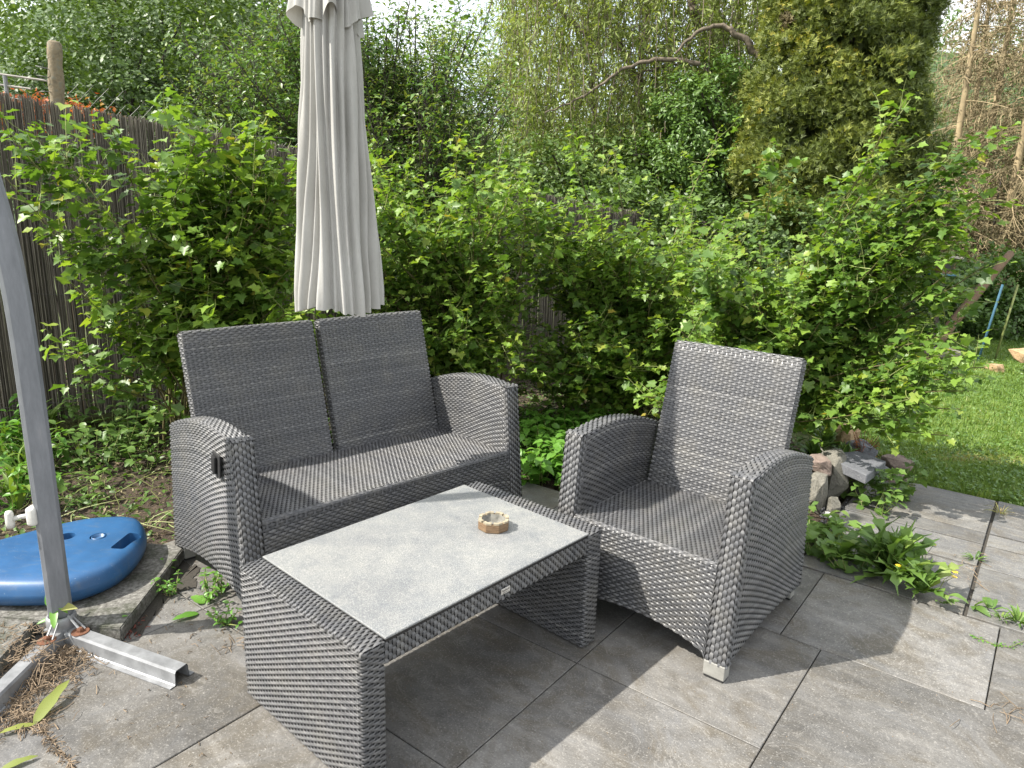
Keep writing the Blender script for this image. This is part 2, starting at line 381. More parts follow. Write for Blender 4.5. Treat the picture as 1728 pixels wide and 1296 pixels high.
O4 = (np.array([(0, 0, 0), (.23, .42, .07), (0, .5, -.02), (-.23, .42, .07), (.0, 1.0, -.2)], float), np.array([(0, 1, 2), (2, 1, 4), (0, 2, 3), (2, 4, 3)]))
O4N = (O4[0] * [.75, 1, 1.3], O4[1]); D3 = diamond(.3)
OV = ovate(); OVN = ovate(.16, .3); DI = diamond(); SP = spray()

def unit(a): return a / (np.linalg.norm(a, axis=-1, keepdims=True) + 1e-9)

def basis(N, T):
    N = unit(N); T = unit(T - (T * N).sum(-1, keepdims=True) * N); S = np.cross(T, N)
    return S, T, N

def leaves(P, N, T, size, tpl, tint):
    """returns V, tris, tint arrays of instanced leaf shapes merged"""
    tv, tt = tpl; S, T, N = basis(N, T); k = len(tv)
    V = P[:, None] + size[:, None, None] * (tv[None, :, :1] * S[:, None] + tv[None, :, 1:2] * T[:, None] + tv[None, :, 2:] * N[:, None])
    F = tt[None] + (np.arange(len(P)) * k)[:, None, None]
    return V.reshape(-1, 3), F.reshape(-1, 3), np.repeat(tint, k)

def merge(parts):
    Vs, Fs, Ts = [], [], []; n = 0
    for V, F, t in parts:
        Vs.append(V); Fs.append(F + n); Ts.append(t); n += len(V)
    return np.vstack(Vs), np.vstack(Fs), np.concatenate(Ts)

def foliage(parent, P, N, T, size, tpls, mat, tint, n_parts=0, name='foliage', origin=None, kind='stuff', part='leaf'):
    """one joined part of leaves, the nearest n_parts of them as separate leaf objects"""
    P = np.asarray(P); o = np.zeros(3) if parent is None else np.array(parent.location)
    order = np.arange(len(P))
    if n_parts:
        x, y = pix(P); inside = (x > 5) & (x < 1723) & (y > 5) & (y < 1290)
        score = np.where(inside, size / np.linalg.norm(P - CAM, axis=1), 0)
        order = np.argsort(-score); sel = order[:n_parts]; order = order[n_parts:]
        S, Tt, Nn = basis(N[sel], T[sel])
        tm = []
        for k in range(12):
            tv, tt = tpls[k % len(tpls)]
            tm.append(mesh(part, tv, [tt], mat, tint=np.full(len(tv), (k + .5) / 12), smooth=True))
        for i, s in enumerate(sel):
            k = min(11, max(0, int(tint[s] * 12)))
            ob = bpy.data.objects.new(part, tm[k]); COL.objects.link(ob); ob.parent = parent
            mm = Matrix.Identity(4); z = size[s]
            for a in range(3):
                mm[a][0] = S[i, a] * z; mm[a][1] = Tt[i, a] * z; mm[a][2] = Nn[i, a] * z; mm[a][3] = P[s, a] - o[a]
            ob.matrix_local = mm
    parts = []
    for k, tp in enumerate(tpls):
        idx = order[k::len(tpls)]
        if len(idx): parts.append(leaves(P[idx] - o, N[idx], T[idx], size[idx], tp, tint[idx]))
    if not parts: return None
    V, F, tn = merge(parts)
    ob = link(name, mesh(name, V, [F], mat, tint=tn), parent)
    if kind: ob['kind'] = kind
    return ob

def rnd_dirs(n, r=rs):
    return unit(r.normal(size=(n, 3)))


# ------------------------------------------------------------------ ground
TA = -.6494
GU = np.array([math.cos(TA), math.sin(TA)]); GV = np.array([-GU[1], GU[0]])
P0 = np.array([1.078, 2.155]); U0 = float(P0 @ GU); V0 = float(P0 @ GV)
def gxy(u, v): return GU * u + GV * v

def sheet(name, poly, z, mat, kind='structure', label=None, seg=1):
    bm = bmesh.new(); vs = [bm.verts.new((x, y, z)) for x, y in poly]; bm.faces.new(vs)
    me = bm_mesh(name, bm, mat); o = link(name, me); o['kind'] = kind
    if label: o['label'] = label
    return o

def hgt(x, y):
    """ground height: slightly sunk beds, raised bed at right, soil banked against the fence"""
    x = np.asarray(x, float); y = np.asarray(y, float)
    z = np.full(np.broadcast(x, y).shape, -.04)
    n = .02 * np.sin(x * 7.1 + 1.3 * np.sin(y * 5)) * np.cos(y * 6.3 + x) + .012 * np.sin(x * 19 + y * 3) * np.cos(y * 17)
    bed = 1 / (1 + np.exp(-np.clip((y - (3.15 + .35 * np.clip(-x - 1.4, 0, 2))) * 9, -30, 30)))
    left = 1 / (1 + np.exp(np.clip((x - 1.9) * 6, -30, 30)))
    z = z + bed * left * (.05 + n)
    return z

gx = np.concatenate([[-400, -60, -20, -10, -6], np.linspace(-4, 6, 110), [8, 12, 20, 60, 400]])
gy = np.concatenate([[-400, -50, -10, 0, 1.2], np.linspace(1.8, 9, 90), [11, 15, 22, 60, 400]])
X, Y = np.meshgrid(gx, gy)
Z = hgt(X, Y)
# cut down under the patio so that tiles lie on their own bed
uu = X * GU[0] + Y * GU[1]; vv = X * GV[0] + Y * GV[1]
inpatio = (vv < 3.02) & (uu > -2.7) & (vv > -9) & (uu < 6)
Z = np.where((vv < 4.7) & (uu > -.9), np.minimum(Z, -.045), Z)
Z = np.where(inpatio, -.06, Z)
nx, ny = len(gx), len(gy); i = np.arange(ny - 1)[:, None] * nx; j = np.arange(nx - 1)[None]
Q = np.stack([i + j, i + j + 1, i + nx + j + 1, i + nx + j], -1).reshape(-1, 4)
V = np.stack([X, Y, Z], -1).reshape(-1, 3)
cx = V[Q].mean(1)
grassy = ((cx[:, 0] > 1.9) & (cx[:, 1] > 3.3)) | (cx[:, 0] > 7) | (cx[:, 1] > 8) | (cx[:, 0] < -4)
g = link('ground', mesh('ground', V, [Q], [M['soil'], M['lawn_ground']], mi=grassy.astype(int), smooth=True)); g['kind'] = 'structure'

# patio bed and tiles
bm = bmesh.new()
pp = [gxy(-2.62, -3), gxy(3.2, -3), gxy(3.2, 4.42), gxy(-.72, 4.42), gxy(-.72, 2.97), gxy(-2.62, 2.97)]
top = [bm.verts.new((*p, -.012)) for p in pp]; bot = [bm.verts.new((*p, -.1)) for p in pp]
bm.faces.new(top); n = len(pp)
for k in range(n): bm.faces.new([top[k], bot[k], bot[(k + 1) % n], top[(k + 1) % n]])
patio = link('patio', bm_mesh('patio', bm, M['grout'])); patio['kind'] = 'structure'
tile_cache = {}
def add_tile(u0, v0, u1, v1, mat='tile', gap=.004, z=0, poly=None):
    du, dv = u1 - u0 - gap, v1 - v0 - gap
    key = (round(du, 3), round(dv, 3), mat)
    if key not in tile_cache:
        bm = bmesh.new(); bmesh.ops.create_cube(bm, size=1); bmesh.ops.scale(bm, vec=(du, dv, .022), verts=bm.verts)
        bmesh.ops.bevel(bm, geom=[e for e in bm.edges if all(v.co.z > 0 for v in e.verts)], offset=.0018, segments=1, affect='EDGES')
        tile_cache[key] = bm_mesh('tile', bm, M[mat])
    c = gxy((u0 + u1) / 2, (v0 + v1) / 2)
    t = link('tile', tile_cache[key], patio, (c[0], c[1], z - .011 + random.uniform(-.0007, .0007)), (random.uniform(-.0012, .0012), random.uniform(-.0012, .0012), TA + random.uniform(-.0012, .0012)))
    return t
for r_ in range(-6, 0):
    for c_ in range(-4, 4):
        u0 = U0 + .6 * c_; v0 = V0 + .6 * r_
        if u0 < -2.9: continue
        ctr = gxy(u0 + .3, v0 + .3)
        if ctr[1] < -.6 or abs(ctr[0]) > 3.2: continue
        if c_ == 0 and r_ == -1: continue
        if c_ == 0 and r_ == -2: add_tile(u0, v0, u0 + .6, v0 + 1.2); continue
        add_tile(u0, v0, u0 + .6, v0 + .6)
for c_ in range(-5, 5):
    u0 = U0 - .138 + .61 * c_
    if u0 < -2.75 : continue
    add_tile(u0, V0, u0 + .61, V0 + .575)
rows = [(2.955, 3.45), (3.45, 3.72), (3.72, 3.875), (3.875, 4.40)]
for v0, v1 in rows:
    for u0, u1 in ((-.70, -.085), (-.085, .9), (.9, 1.9), (1.9, 2.9)):
        add_tile(u0, v0, u1, v1, 'slate', .014, random.uniform(-.004, .002))

# ------------------------------------------------------------------ wicker weaving
class Weave:
    """joins woven strands (material 0) and a near-black backing that paints the gap shade (material 1) into one part"""
    def __init__(s): s.V = []; s.Q = []; s.mi = []; s.t = []; s.uv = []; s.n = 0
    def _add(s, V, Q, mi, t, uv):
        s.V.append(V); s.Q.append(Q + s.n); s.mi.append(np.full(len(Q), mi)); s.t.append(t); s.uv.append(uv); s.n += len(V)
    def surf(s, fun, u, v, off):
        e = 1e-4
        P = fun(u, v); du = fun(np.clip(u + e, 0, 1), v) - fun(np.clip(u - e, 0, 1), v); dv = fun(u, np.clip(v + e, 0, 1)) - fun(u, np.clip(v - e, 0, 1))
        N = np.cross(du, dv); N /= np.linalg.norm(N, axis=-1, keepdims=True) + 1e-12
        return P + N * off[..., None]
    def patch(s, fun, U, Vl, row=.0094, pw=.0175, amp=.0021, bulge=.0013, flip=False, warp=True, seg=3):
        """fun(u,v) in 0..1 -> position (outward normal = dPu x dPv, or flipped); strands run along u, rows stack along v"""
        sg = -1. if flip else 1.
        nr = max(1, int(round(Vl / row))); nw = max(2, int(round(U / pw))); m = nw * seg + 1
        r = np.arange(nr)[:, None, None]; i = np.arange(m)[None, :, None]; k = np.array([0, 1, 2])[None, None]
        uu = i / (m - 1.) + 0 * r + 0 * k
        prof = np.array([-.5, 0, .5])[None, None]; arch = np.array([-.6, 1, -.6])[None, None]
        jit = rs.normal(0, .04, (nr, m, 1))
        cw = np.tanh(3 * (np.cos(PI * (uu * nw) + PI * r) + .45)); vv = (r + .5 + prof * (.78 + .17 * cw) + jit * .5) / nr + 0 * i
        c = np.cos(PI * (uu * nw) + PI * r) + .42; h = amp * np.where(c > 0, (np.abs(c) / 1.42) ** .45, -1.5 * (np.abs(c) / .58) ** .7) + bulge * arch + jit * .002
        Pp = s.surf(fun, uu, np.clip(vv, 0, 1), sg * h)
        V = Pp.reshape(-1, 3)
        idx = np.arange(nr * m * 3).reshape(nr, m, 3)
        Q = np.stack([idx[:, :-1, :-1], idx[:, 1:, :-1], idx[:, 1:, 1:], idx[:, :-1, 1:]], -1).reshape(-1, 4)
        if flip: Q = Q[:, ::-1]
        t = np.clip(rs.normal(.5, .16, (nr, 1, 1)) + rs.normal(0, .10, (nr, m, 1)) + 0 * k, 0, 1)
        uv = np.stack([uu * U, 0 * uu + (prof + .5), 0 * uu], -1).reshape(-1, 3)
        s._add(V, Q, 0, (t + 0 * uu).ravel(), uv)
        if warp:
            # stakes the strands pass over and under, coloured dark as shade in the gaps
            w = np.arange(nw + 1)[:, None, None]; mm = max(2, int(round(Vl / .03)) + 1)
            j = np.arange(mm)[None, :, None]; kk = np.array([-.5, 0, .5])[None, None]
            u2 = np.clip((w + kk * .5) / nw + 0 * j, 0, 1); v2 = j / (mm - 1.) + 0 * w + 0 * kk
            hh = np.array([-.0028, -.0010, -.0028])[None, None] + 0 * u2
            P2 = s.surf(fun, u2, v2, sg * hh).reshape(-1, 3)
            idx = np.arange((nw + 1) * mm * 3).reshape(nw + 1, mm, 3)
            Q2 = np.stack([idx[:, :-1, :-1], idx[:, :-1, 1:], idx[:, 1:, 1:], idx[:, 1:, :-1]], -1).reshape(-1, 4)
            s._add(P2, Q2, 0, np.full(len(P2), .02), np.zeros((len(P2), 3)))
        s.back(fun, U, Vl, -.0048 * sg, flip)
    def back(s, fun, U, Vl, off, flip=False):
        a, b = max(2, int(U / .03) + 2), max(2, int(Vl / .012) + 2)
        u, v = np.meshgrid(np.linspace(0, 1, a), np.linspace(0, 1, b), indexing='ij')
        P = s.surf(fun, u, v, np.full(u.shape, off)).reshape(-1, 3)
        idx = np.arange(a * b).reshape(a, b)
        Q = np.stack([idx[:-1, :-1], idx[1:, :-1], idx[1:, 1:], idx[:-1, 1:]], -1).reshape(-1, 4)
        s._add(P, Q, 1, np.zeros(len(P)), np.zeros((len(P), 3)))
    def done(s, name, parent):
        me = mesh(name, np.vstack(s.V), [np.vstack(s.Q)], [M['wicker'], M['core']], mi=np.concatenate(s.mi), tint=np.concatenate(s.t), uv=np.vstack(s.uv))
        return link(name, me, parent)

def path2(pts, rad=.012, closed=False, k=5):
    """polyline with rounded corners -> function t(0..1) -> 2d points, length"""
    pts = [np.array(p, float) for p in pts]; out = []
    n = len(pts)
    for i_, p in enumerate(pts):
        if not closed and (i_ == 0 or i_ == n - 1): out.append(p); continue
        a = pts[(i_ - 1) % n] - p; b = pts[(i_ + 1) % n] - p
        la, lb = np.linalg.norm(a), np.linalg.norm(b); r = min(rad, la * .45, lb * .45)
        A = p + a / la * r; B = p + b / lb * r
        for q in np.linspace(0, 1, k):
            out.append((1 - q) ** 2 * A + 2 * q * (1 - q) * p + q * q * B)
    if closed: out.append(out[0])
    out = np.array(out); d = np.r_[0, np.cumsum(np.linalg.norm(np.diff(out, axis=0), axis=1))]; L = d[-1]
    def f(t):
        t = np.asarray(t) * L
        return np.stack([np.interp(t, d, out[:, 0]), np.interp(t, d, out[:, 1])], -1)
    return f, L

# common sizes of the seating
A_TH, A_D, A_RK, SEAT_H, A_H1, A_H2, A_RB = .072, .720, .060, .372, .652, .585, .068
BK_YS, BK_YB, BK_HB = .545, .690, .930

def arm_top(s):           # arc of the armrest from front (s=0) to rear
    return .655 + .105 * s - .175 * s * s
ARM_RISE = [.028]
def arm_bot(s):
    return .053 + ARM_RISE[0] * np.sin(PI * np.clip(s, 0, 1) ** .8)

def make_arm(parent, x0, W_side):
    """x0: left face; W_side=+1 when the outside is towards +x"""
    wv = Weave(); th = A_TH
    def f(u, v):
        zt = arm_top(u); zb = arm_bot(u)
        # cross section travelled by v: outside left up, over, down right
        hL = zt - zb; tot = 2 * hL + th; d = v * tot; r = .010
        x = np.where(d < hL, 0, np.where(d < hL + th, d - hL, th))
        z = np.where(d < hL, zb + d, np.where(d < hL + th, zt, zt - (d - hL - th)))
        # rounding: pull corners in
        def rnd(dist): return np.clip(1 - np.abs(dist) / r, 0, 1) ** 2 * r * .45
        c1 = rnd(d - hL); c2 = rnd(d - hL - th)
        x = x + c1 * .7 - c2 * .7; z = z - (c1 + c2) * .7
        q = z / A_H1
        yf = A_RK * q + .012; yr = A_D - A_RB * z / A_H2
        y = yf + (yr - yf) * u
        bow = .012 * np.sin(PI * u) * np.sin(PI * np.clip((z - .1) / .5, 0, 1))
        x = np.where(d < hL, x - bow * (W_side < 0), np.where(d > hL + th, x + bow * (W_side > 0), x))
        return np.stack([x0 + x, y, z], -1)
    wv.patch(f, A_D - .1, 2 * (A_H1 - .1) + th, row=.0094, pw=.0175, flip=True)
    # front post: upright strands wrapped over the edges
    pf, PL = path2([(0, .040), (0, 0), (th, 0), (th, .040)], .010)
    def fp(u, v):
        p = pf(v); zb = .052; zt = A_H1 + .004
        z = zb + (zt - zb) * u
        y = A_RK * z / A_H1 + p[..., 1] + .0
        x = p[..., 0] + (p[..., 0] - th / 2) * .05 * (1 - u)
        # roll the last bit backwards on top
        return np.stack([x0 + x, y, z + .0 * y], -1)
    wv.patch(fp, A_H1 - .05, PL, row=.0128, pw=.0125, amp=.0019, flip=True)
    def ft(u, v):
        x = v * th; y = A_RK + u * .034
        z = A_H1 + .0045 + 0 * x + .003 * np.sin(PI * u) + (arm_top(u * .05) - A_H1)
        return np.stack([x0 + x, y, z], -1)
    wv.patch(ft, .034, th, row=.0122, pw=.011, flip=True)
    # rear edge and underside
    def fr(u, v):
        z = .05 + v * (A_H2 - .052); y = A_D - A_RB * z / A_H2 - 0 * u
        return np.stack([x0 + u * th, y, z], -1)
    wv.patch(fr, th, A_H2 - .05, flip=True)
    def fb(u, v):
        z = arm_bot(u); return np.stack([x0 + v * th, .012 + (A_D - .02) * u, z], -1)
    wv.back(fb, A_D, th, 0)
    return wv.done('armrest', parent)

def make_back(parent, x0, x1):
    wv = Weave(); w = x1 - x0; t = .045; ang = math.atan2(BK_HB - SEAT_H, BK_YB - BK_YS)
    ny_, nz_ = math.sin(ang), -math.cos(ang)    # backward normal
    low = .10
    k = (SEAT_H - low) * math.cos(ang) / math.sin(ang)
    A = np.array([BK_YS - k, low]); B = np.array([BK_YB, BK_HB])
    pf, PL = path2([A, B, B + np.array([ny_, nz_]) * t, A + np.array([ny_, nz_]) * t], .016)
    def f(u, v):
        p = pf(v); ins = .006 * np.clip((p[..., 1] - (BK_HB - .012)) / .012, 0, 1)
        bow = .010 * np.sin(PI * u)
        x = x0 + ins + (w - 2 * ins) * u
        return np.stack([x, p[..., 0] + bow - .005, p[..., 1]], -1)
    wv.patch(f, w, PL, row=.0093, pw=.0180)
    for side in (0, 1):
        sg = -1 if side == 0 else 1
        def fs(u, v, sg=sg, xs=(x0 if side == 0 else x1)):
            c = A + (B - A) * v[..., None]; c = c + np.array([ny_, nz_]) * (t * u)[..., None]
            bulge = .008 * np.sin(PI * u)
            x = xs + sg * (bulge - .002)
            zz = c[..., 1] - .006 * (v > .99)
            return np.stack([x, c[..., 0] - .004, zz], -1)
        wv.patch(fs, t, np.linalg.norm(B - A), row=.0098, pw=.015, flip=(side == 0))
    return wv.done('backrest', parent)

def make_seat(parent, x0, x1, w_):
    wv = Weave(); yf = A_RK * SEAT_H / A_H1 + .004
    def f(u, v):
        x = x0 + (x1 - x0) * v; y = yf + .008 + (BK_YS + .02 - yf) * u
        z = SEAT_H + .004 * np.sin(PI * v) + 0 * u - .012 * u
        return np.stack([x, y, z], -1)
    wv.patch(f, BK_YS - yf, x1 - x0, row=.0088, pw=.0150, amp=.0013, bulge=.0010, flip=True)
    return wv.done('seat', parent)

def make_apron(parent, x0, x1, rise):
    wv = Weave()
    def bot(u): return .055 + rise * np.sin(PI * np.clip(u, 0, 1)) ** .5
    def f(u, v):
        zb = bot(u); L = SEAT_H - zb; d = v * (L + .018)
        z = np.where(d < L - .008, zb + d, SEAT_H - .004 + .004 * np.clip((d - L + .008) / .012, 0, 1))
        yy = np.where(d < L, 0, d - L)
        y = A_RK * np.minimum(z, SEAT_H) / A_H1 + .004 + yy
        return np.stack([x0 + (x1 - x0) * u, y, z], -1)
    wv.patch(f, x1 - x0, SEAT_H - .055 - rise * .7, row=.0096, pw=.0180, amp=.0024)
    # stitched front border of the seat
    def fe(u, v):
        a = v * PI / 2; r = .011
        y = A_RK * SEAT_H / A_H1 + .004 - .003 + r * (1 - np.cos(a)) + 0 * u
        z = SEAT_H - r + (r + .003) * np.sin(a) + 0 * u
        return np.stack([x0 + (x1 - x0) * u, y, z], -1)
    wv.patch(fe, x1 - x0, .02, row=.0075, pw=.018, amp=.0018)
    def fr(u, v):
        z = .09 + v * (SEAT_H - .09); return np.stack([x1 + (x0 - x1) * u, A_D - .05 - A_RB * z / A_H2 + 0 * u, z], -1)
    wv.patch(fr, x1 - x0, SEAT_H - .09, row=.0104)
    return wv.done('apron', parent)

def make_feet(parent, Wd):
    for x in (A_TH / 2, Wd - A_TH / 2):
        for y in (.024, A_D - .045):
            ft = link('foot', bevel_box('foot', (A_TH * .98 if y < .1 else .045, .042, .05), M['foot'], .003), parent, (x, y, .033))
            link('glide', bevel_box('glide', (A_TH * .9 if y < .1 else .04, .038, .010), M['rubber'], .002), ft, (0, 0, -.028))

def make_handle(parent, x, y, z):
    h = link('recline_handle', bevel_box('recline_handle', (.006, .060, .085), M['rubber'], .003, 2), parent, (x - .006, y, z), (.12, 0, 0))
    link('lever', bevel_box('lever', (.010, .030, .062), M['core'], .004, 3, smooth=True), h, (-.008, .004, 0))

def make_seating(name, loc, rz, Wd, panels, rise, label, cat, handle=False):
    root = empty(name, (loc[0], loc[1], 0), rz); tag(root, label, cat)
    make_arm(root, 0, -1); make_arm(root, Wd - A_TH, 1)
    for a, b in panels: make_back(root, a, b)
    make_seat(root, A_TH, Wd - A_TH, Wd); make_apron(root, A_TH + .001, Wd - A_TH - .001, rise); make_feet(root, Wd)
    if handle: make_handle(root, -.008, .17, .56)
    return root

CW = .683
chair = make_seating('wicker_armchair', (.156, 2.378), -.682, CW, [((CW - .505) / 2, (CW + .505) / 2)], .060,
    'grey woven rattan armchair with high back standing to the right of the low table', 'armchair')
SW = 1.292
ARM_RISE[0] = .072
sofa = make_seating('wicker_loveseat', (-.857, 2.152), .768, SW, [(A_TH + .008, SW / 2 - .016), (SW / 2 + .016, SW - A_TH - .008)], .07,
    'grey woven rattan two-seater sofa with split backrest in front of the reed fence', 'sofa', True)

# ------------------------------------------------------------------ low table
TL, TD, THT, TP = .955, .577, .416, .071
table = empty('wicker_table', (-.3304, 1.452, 0), .8365)
tag(table, 'low rattan table with woven panel ends and a speckled grey stone-look top', 'coffee table')
for x0 in (0, TL - TP):
    wv = Weave()
    # rows wrap around the panel
    pf, PL = path2([(0, 0), (TP, 0), (TP, TD), (0, TD)], .010, closed=True)
    def f(u, v, x0=x0):
        p = pf(u); return np.stack([x0 + p[..., 0], p[..., 1], .008 + (THT - .013) * v + 0 * u], -1)
    wv.patch(f, PL, THT - .013, row=.0084, pw=.0165)
    pt, PT = path2([(.001, -.009), (.001, .003), (TP - .001, .003), (TP - .001, -.009)], .007)
    def ft(u, v, x0=x0):
        p = pt(u); return np.stack([x0 + p[..., 0], -.001 + (TD + .002) * v, THT + p[..., 1] - .004 * np.exp(-v * 60) - .004 * np.exp(-(1 - v) * 60)], -1)
    wv.patch(ft, PT, TD, row=.0080, pw=.0150)
    wv.done('side_panel', table)
for y, fl in ((.006, False), (TD - .006, True)):
    wv = Weave()
    def f(u, v, y=y): return np.stack([TP + .002 + (TL - 2 * TP - .004) * v, y + 0 * u, THT - .066 + .058 * u], -1)
    wv.patch(f, .058, TL - 2 * TP - .004, row=.0120, pw=.0125, amp=.0017, flip=not fl)
    def f2(u, v, y=y, s=1 if not fl else -1): return np.stack([TP + .002 + (TL - 2 * TP - .004) * u, y + s * .03 * v, THT - .067 + 0 * u], -1)
    wv.back(f2, TL, .03, 0)
    wv.done('apron', table)
top = link('table_top', bevel_box('table_top', (TL - 2 * TP - .003, TD - .002, .006), M['glass'], .0012, 1), table, (TL / 2, TD / 2, THT + .004))
link('edge_strip', bevel_box('edge_strip', (TL - 2 * TP - .006, TD - .010, .010), M['black'], .001, 1), table, (TL / 2, TD / 2, THT - .005))
plate = link('name_plate', bevel_box('name_plate', (.036, .0015, .017), M['metal_sign'], .0005, 1), table, (TL * .515, -.0005, THT - .036))
mb = MB()
for k in range(7): mb.box((-.0125 + k * .0042, -.0009, .0012 + (.0012 if k % 3 == 0 else 0)), (.0022, .0003, .0045 + (.0015 if k % 3 == 0 else 0)))
mb.box((0, -.0009, -.0048), (.024, .0003, .0012))
link('plate_marking', mb.mesh('plate_marking', M['black']), plate)

# ------------------------------------------------------------------ ashtray
def ashtray():
    c = at_z(833, 884, THT + .02); root = empty('wooden_ashtray', (c[0], c[1], THT + .0072), -.05)
    tag(root, 'octagonal wooden ashtray with notched rim on the speckled table top', 'ashtray')
    n = 8; R = .052; H = .030
    bm = bmesh.new()
    def ring(r, z): return [bm.verts.new((r * math.cos((k + .5) / n * 2 * PI), r * math.sin((k + .5) / n * 2 * PI), z)) for k in range(n)]
    a = ring(R * .96, 0); b = ring(R, .004); c_ = ring(R, H - .001); 
    for p, q in ((a, b), (b, c_)):
        for k in range(n): bm.faces.new([p[k], p[(k + 1) % n], q[(k + 1) % n], q[k]])
    bm.faces.new(a[::-1]);
    d = ring(R * .8, H - .001)
    for k in range(n): bm.faces.new([c_[k], c_[(k + 1) % n], d[(k + 1) % n], d[k]])
    e = ring(R * .52, .010)
    for k in range(n): bm.faces.new([d[k], d[(k + 1) % n], e[(k + 1) % n], e[k]])
    bm.faces.new(e)
    link('body', bm_mesh('body', bm, M['wood']), root)
    mb = MB()
    for k in range(n):
        # rim pieces leaving a notch in the middle of every side
        a0 = (k + .5) / n * 2 * PI; a1 = (k + 1.5) / n * 2 * PI
        A = np.array([math.cos(a0), math.sin(a0)]); B = np.array([math.cos(a1), math.sin(a1)])
        for s0, s1 in ((0, .4), (.6, 1)):
            q = [A * (1 - s0) + B * s0, A * (1 - s1) + B * s1]
            v = [(*(q[0] * R * 1.0), H - .001), (*(q[1] * R), H - .001), (*(q[1] * R * .79), H - .001), (*(q[0] * R * .79), H - .001)]
            v += [(x, y, H + .005) for x, y, z in v]
            mb.add(v, [[4, 5, 6, 7], [0, 1, 5, 4], [1, 2, 6, 5], [2, 3, 7, 6], [3, 0, 4, 7]])
    link('rim', mb.mesh('rim', M['pale_wood']), root)
    mb = MB(); k = np.arange(8); r = R * .525; mb.add([(0, 0, .0108)] + [(r * math.cos((q + .5) / 8 * 2 * PI), r * math.sin((q + .5) / 8 * 2 * PI), .0108) for q in k], (), [[0, q + 1, (q + 1) % 8 + 1] for q in k])
    for q in range(8):
        a0 = (q + .5) / 8 * 2 * PI; a1 = (q + 1.5) / 8 * 2 * PI
        mb.add([(r * math.cos(a0), r * math.sin(a0), .0108), (r * math.cos(a1), r * math.sin(a1), .0108), (R * .79 * math.cos(a1), R * .79 * math.sin(a1), H - .0005), (R * .79 * math.cos(a0), R * .79 * math.sin(a0), H - .0005)], [[0, 1, 2, 3]])
    link('bowl', mb.mesh('bowl', M['ash']), root)
ashtray()

# ------------------------------------------------------------------ concrete slabs, blue weight, umbrella stand
def slab(name, pts, z0, z1, mat, label, cat):
    pts = [np.array(p[:2]) for p in pts]; c = sum(pts) / len(pts)
    bm = bmesh.new(); t_ = [bm.verts.new((*(p - c), z1)) for p in pts]; b_ = [bm.verts.new((*(p - c), z0)) for p in pts]
    n = len(pts); bm.faces.new(t_); bm.faces.new(b_[::-1])
    for k in range(n): bm.faces.new([t_[k], b_[k], b_[(k + 1) % n], t_[(k + 1) % n]])
    bmesh.ops.bevel(bm, geom=list(bm.edges), offset=.004, segments=2, affect='EDGES')
    bmesh.ops.triangulate(bm, faces=bm.faces); bmesh.ops.subdivide_edges(bm, edges=bm.edges, cuts=3)
    for v in bm.verts:
        nn = noise.noise(Vector((v.co.x * 22, v.co.y * 22, v.co.z * 40))); v.co += Vector((nn * .0025, nn * .002, nn * .0025))
    o = link(name, bm_mesh(name, bm, mat), None, (c[0], c[1], 0)); return tag(o, label, cat)
s1 = slab('concrete_slab', [(-1.255, 2.07), (-1.31, 2.66), (-1.99, 2.73), (-1.95, 2.14)], .004, .055, M['concrete'],
    'mossy concrete paving slab lying under the blue plastic weight', 'slab')
s2 = slab('concrete_slab', [(-1.50, 1.70), (-1.56, 2.125), (-2.16, 2.10), (-2.10, 1.60)], .002, .050, M['concrete'],
    'brown weathered concrete slab behind the left leg of the umbrella stand', 'slab')

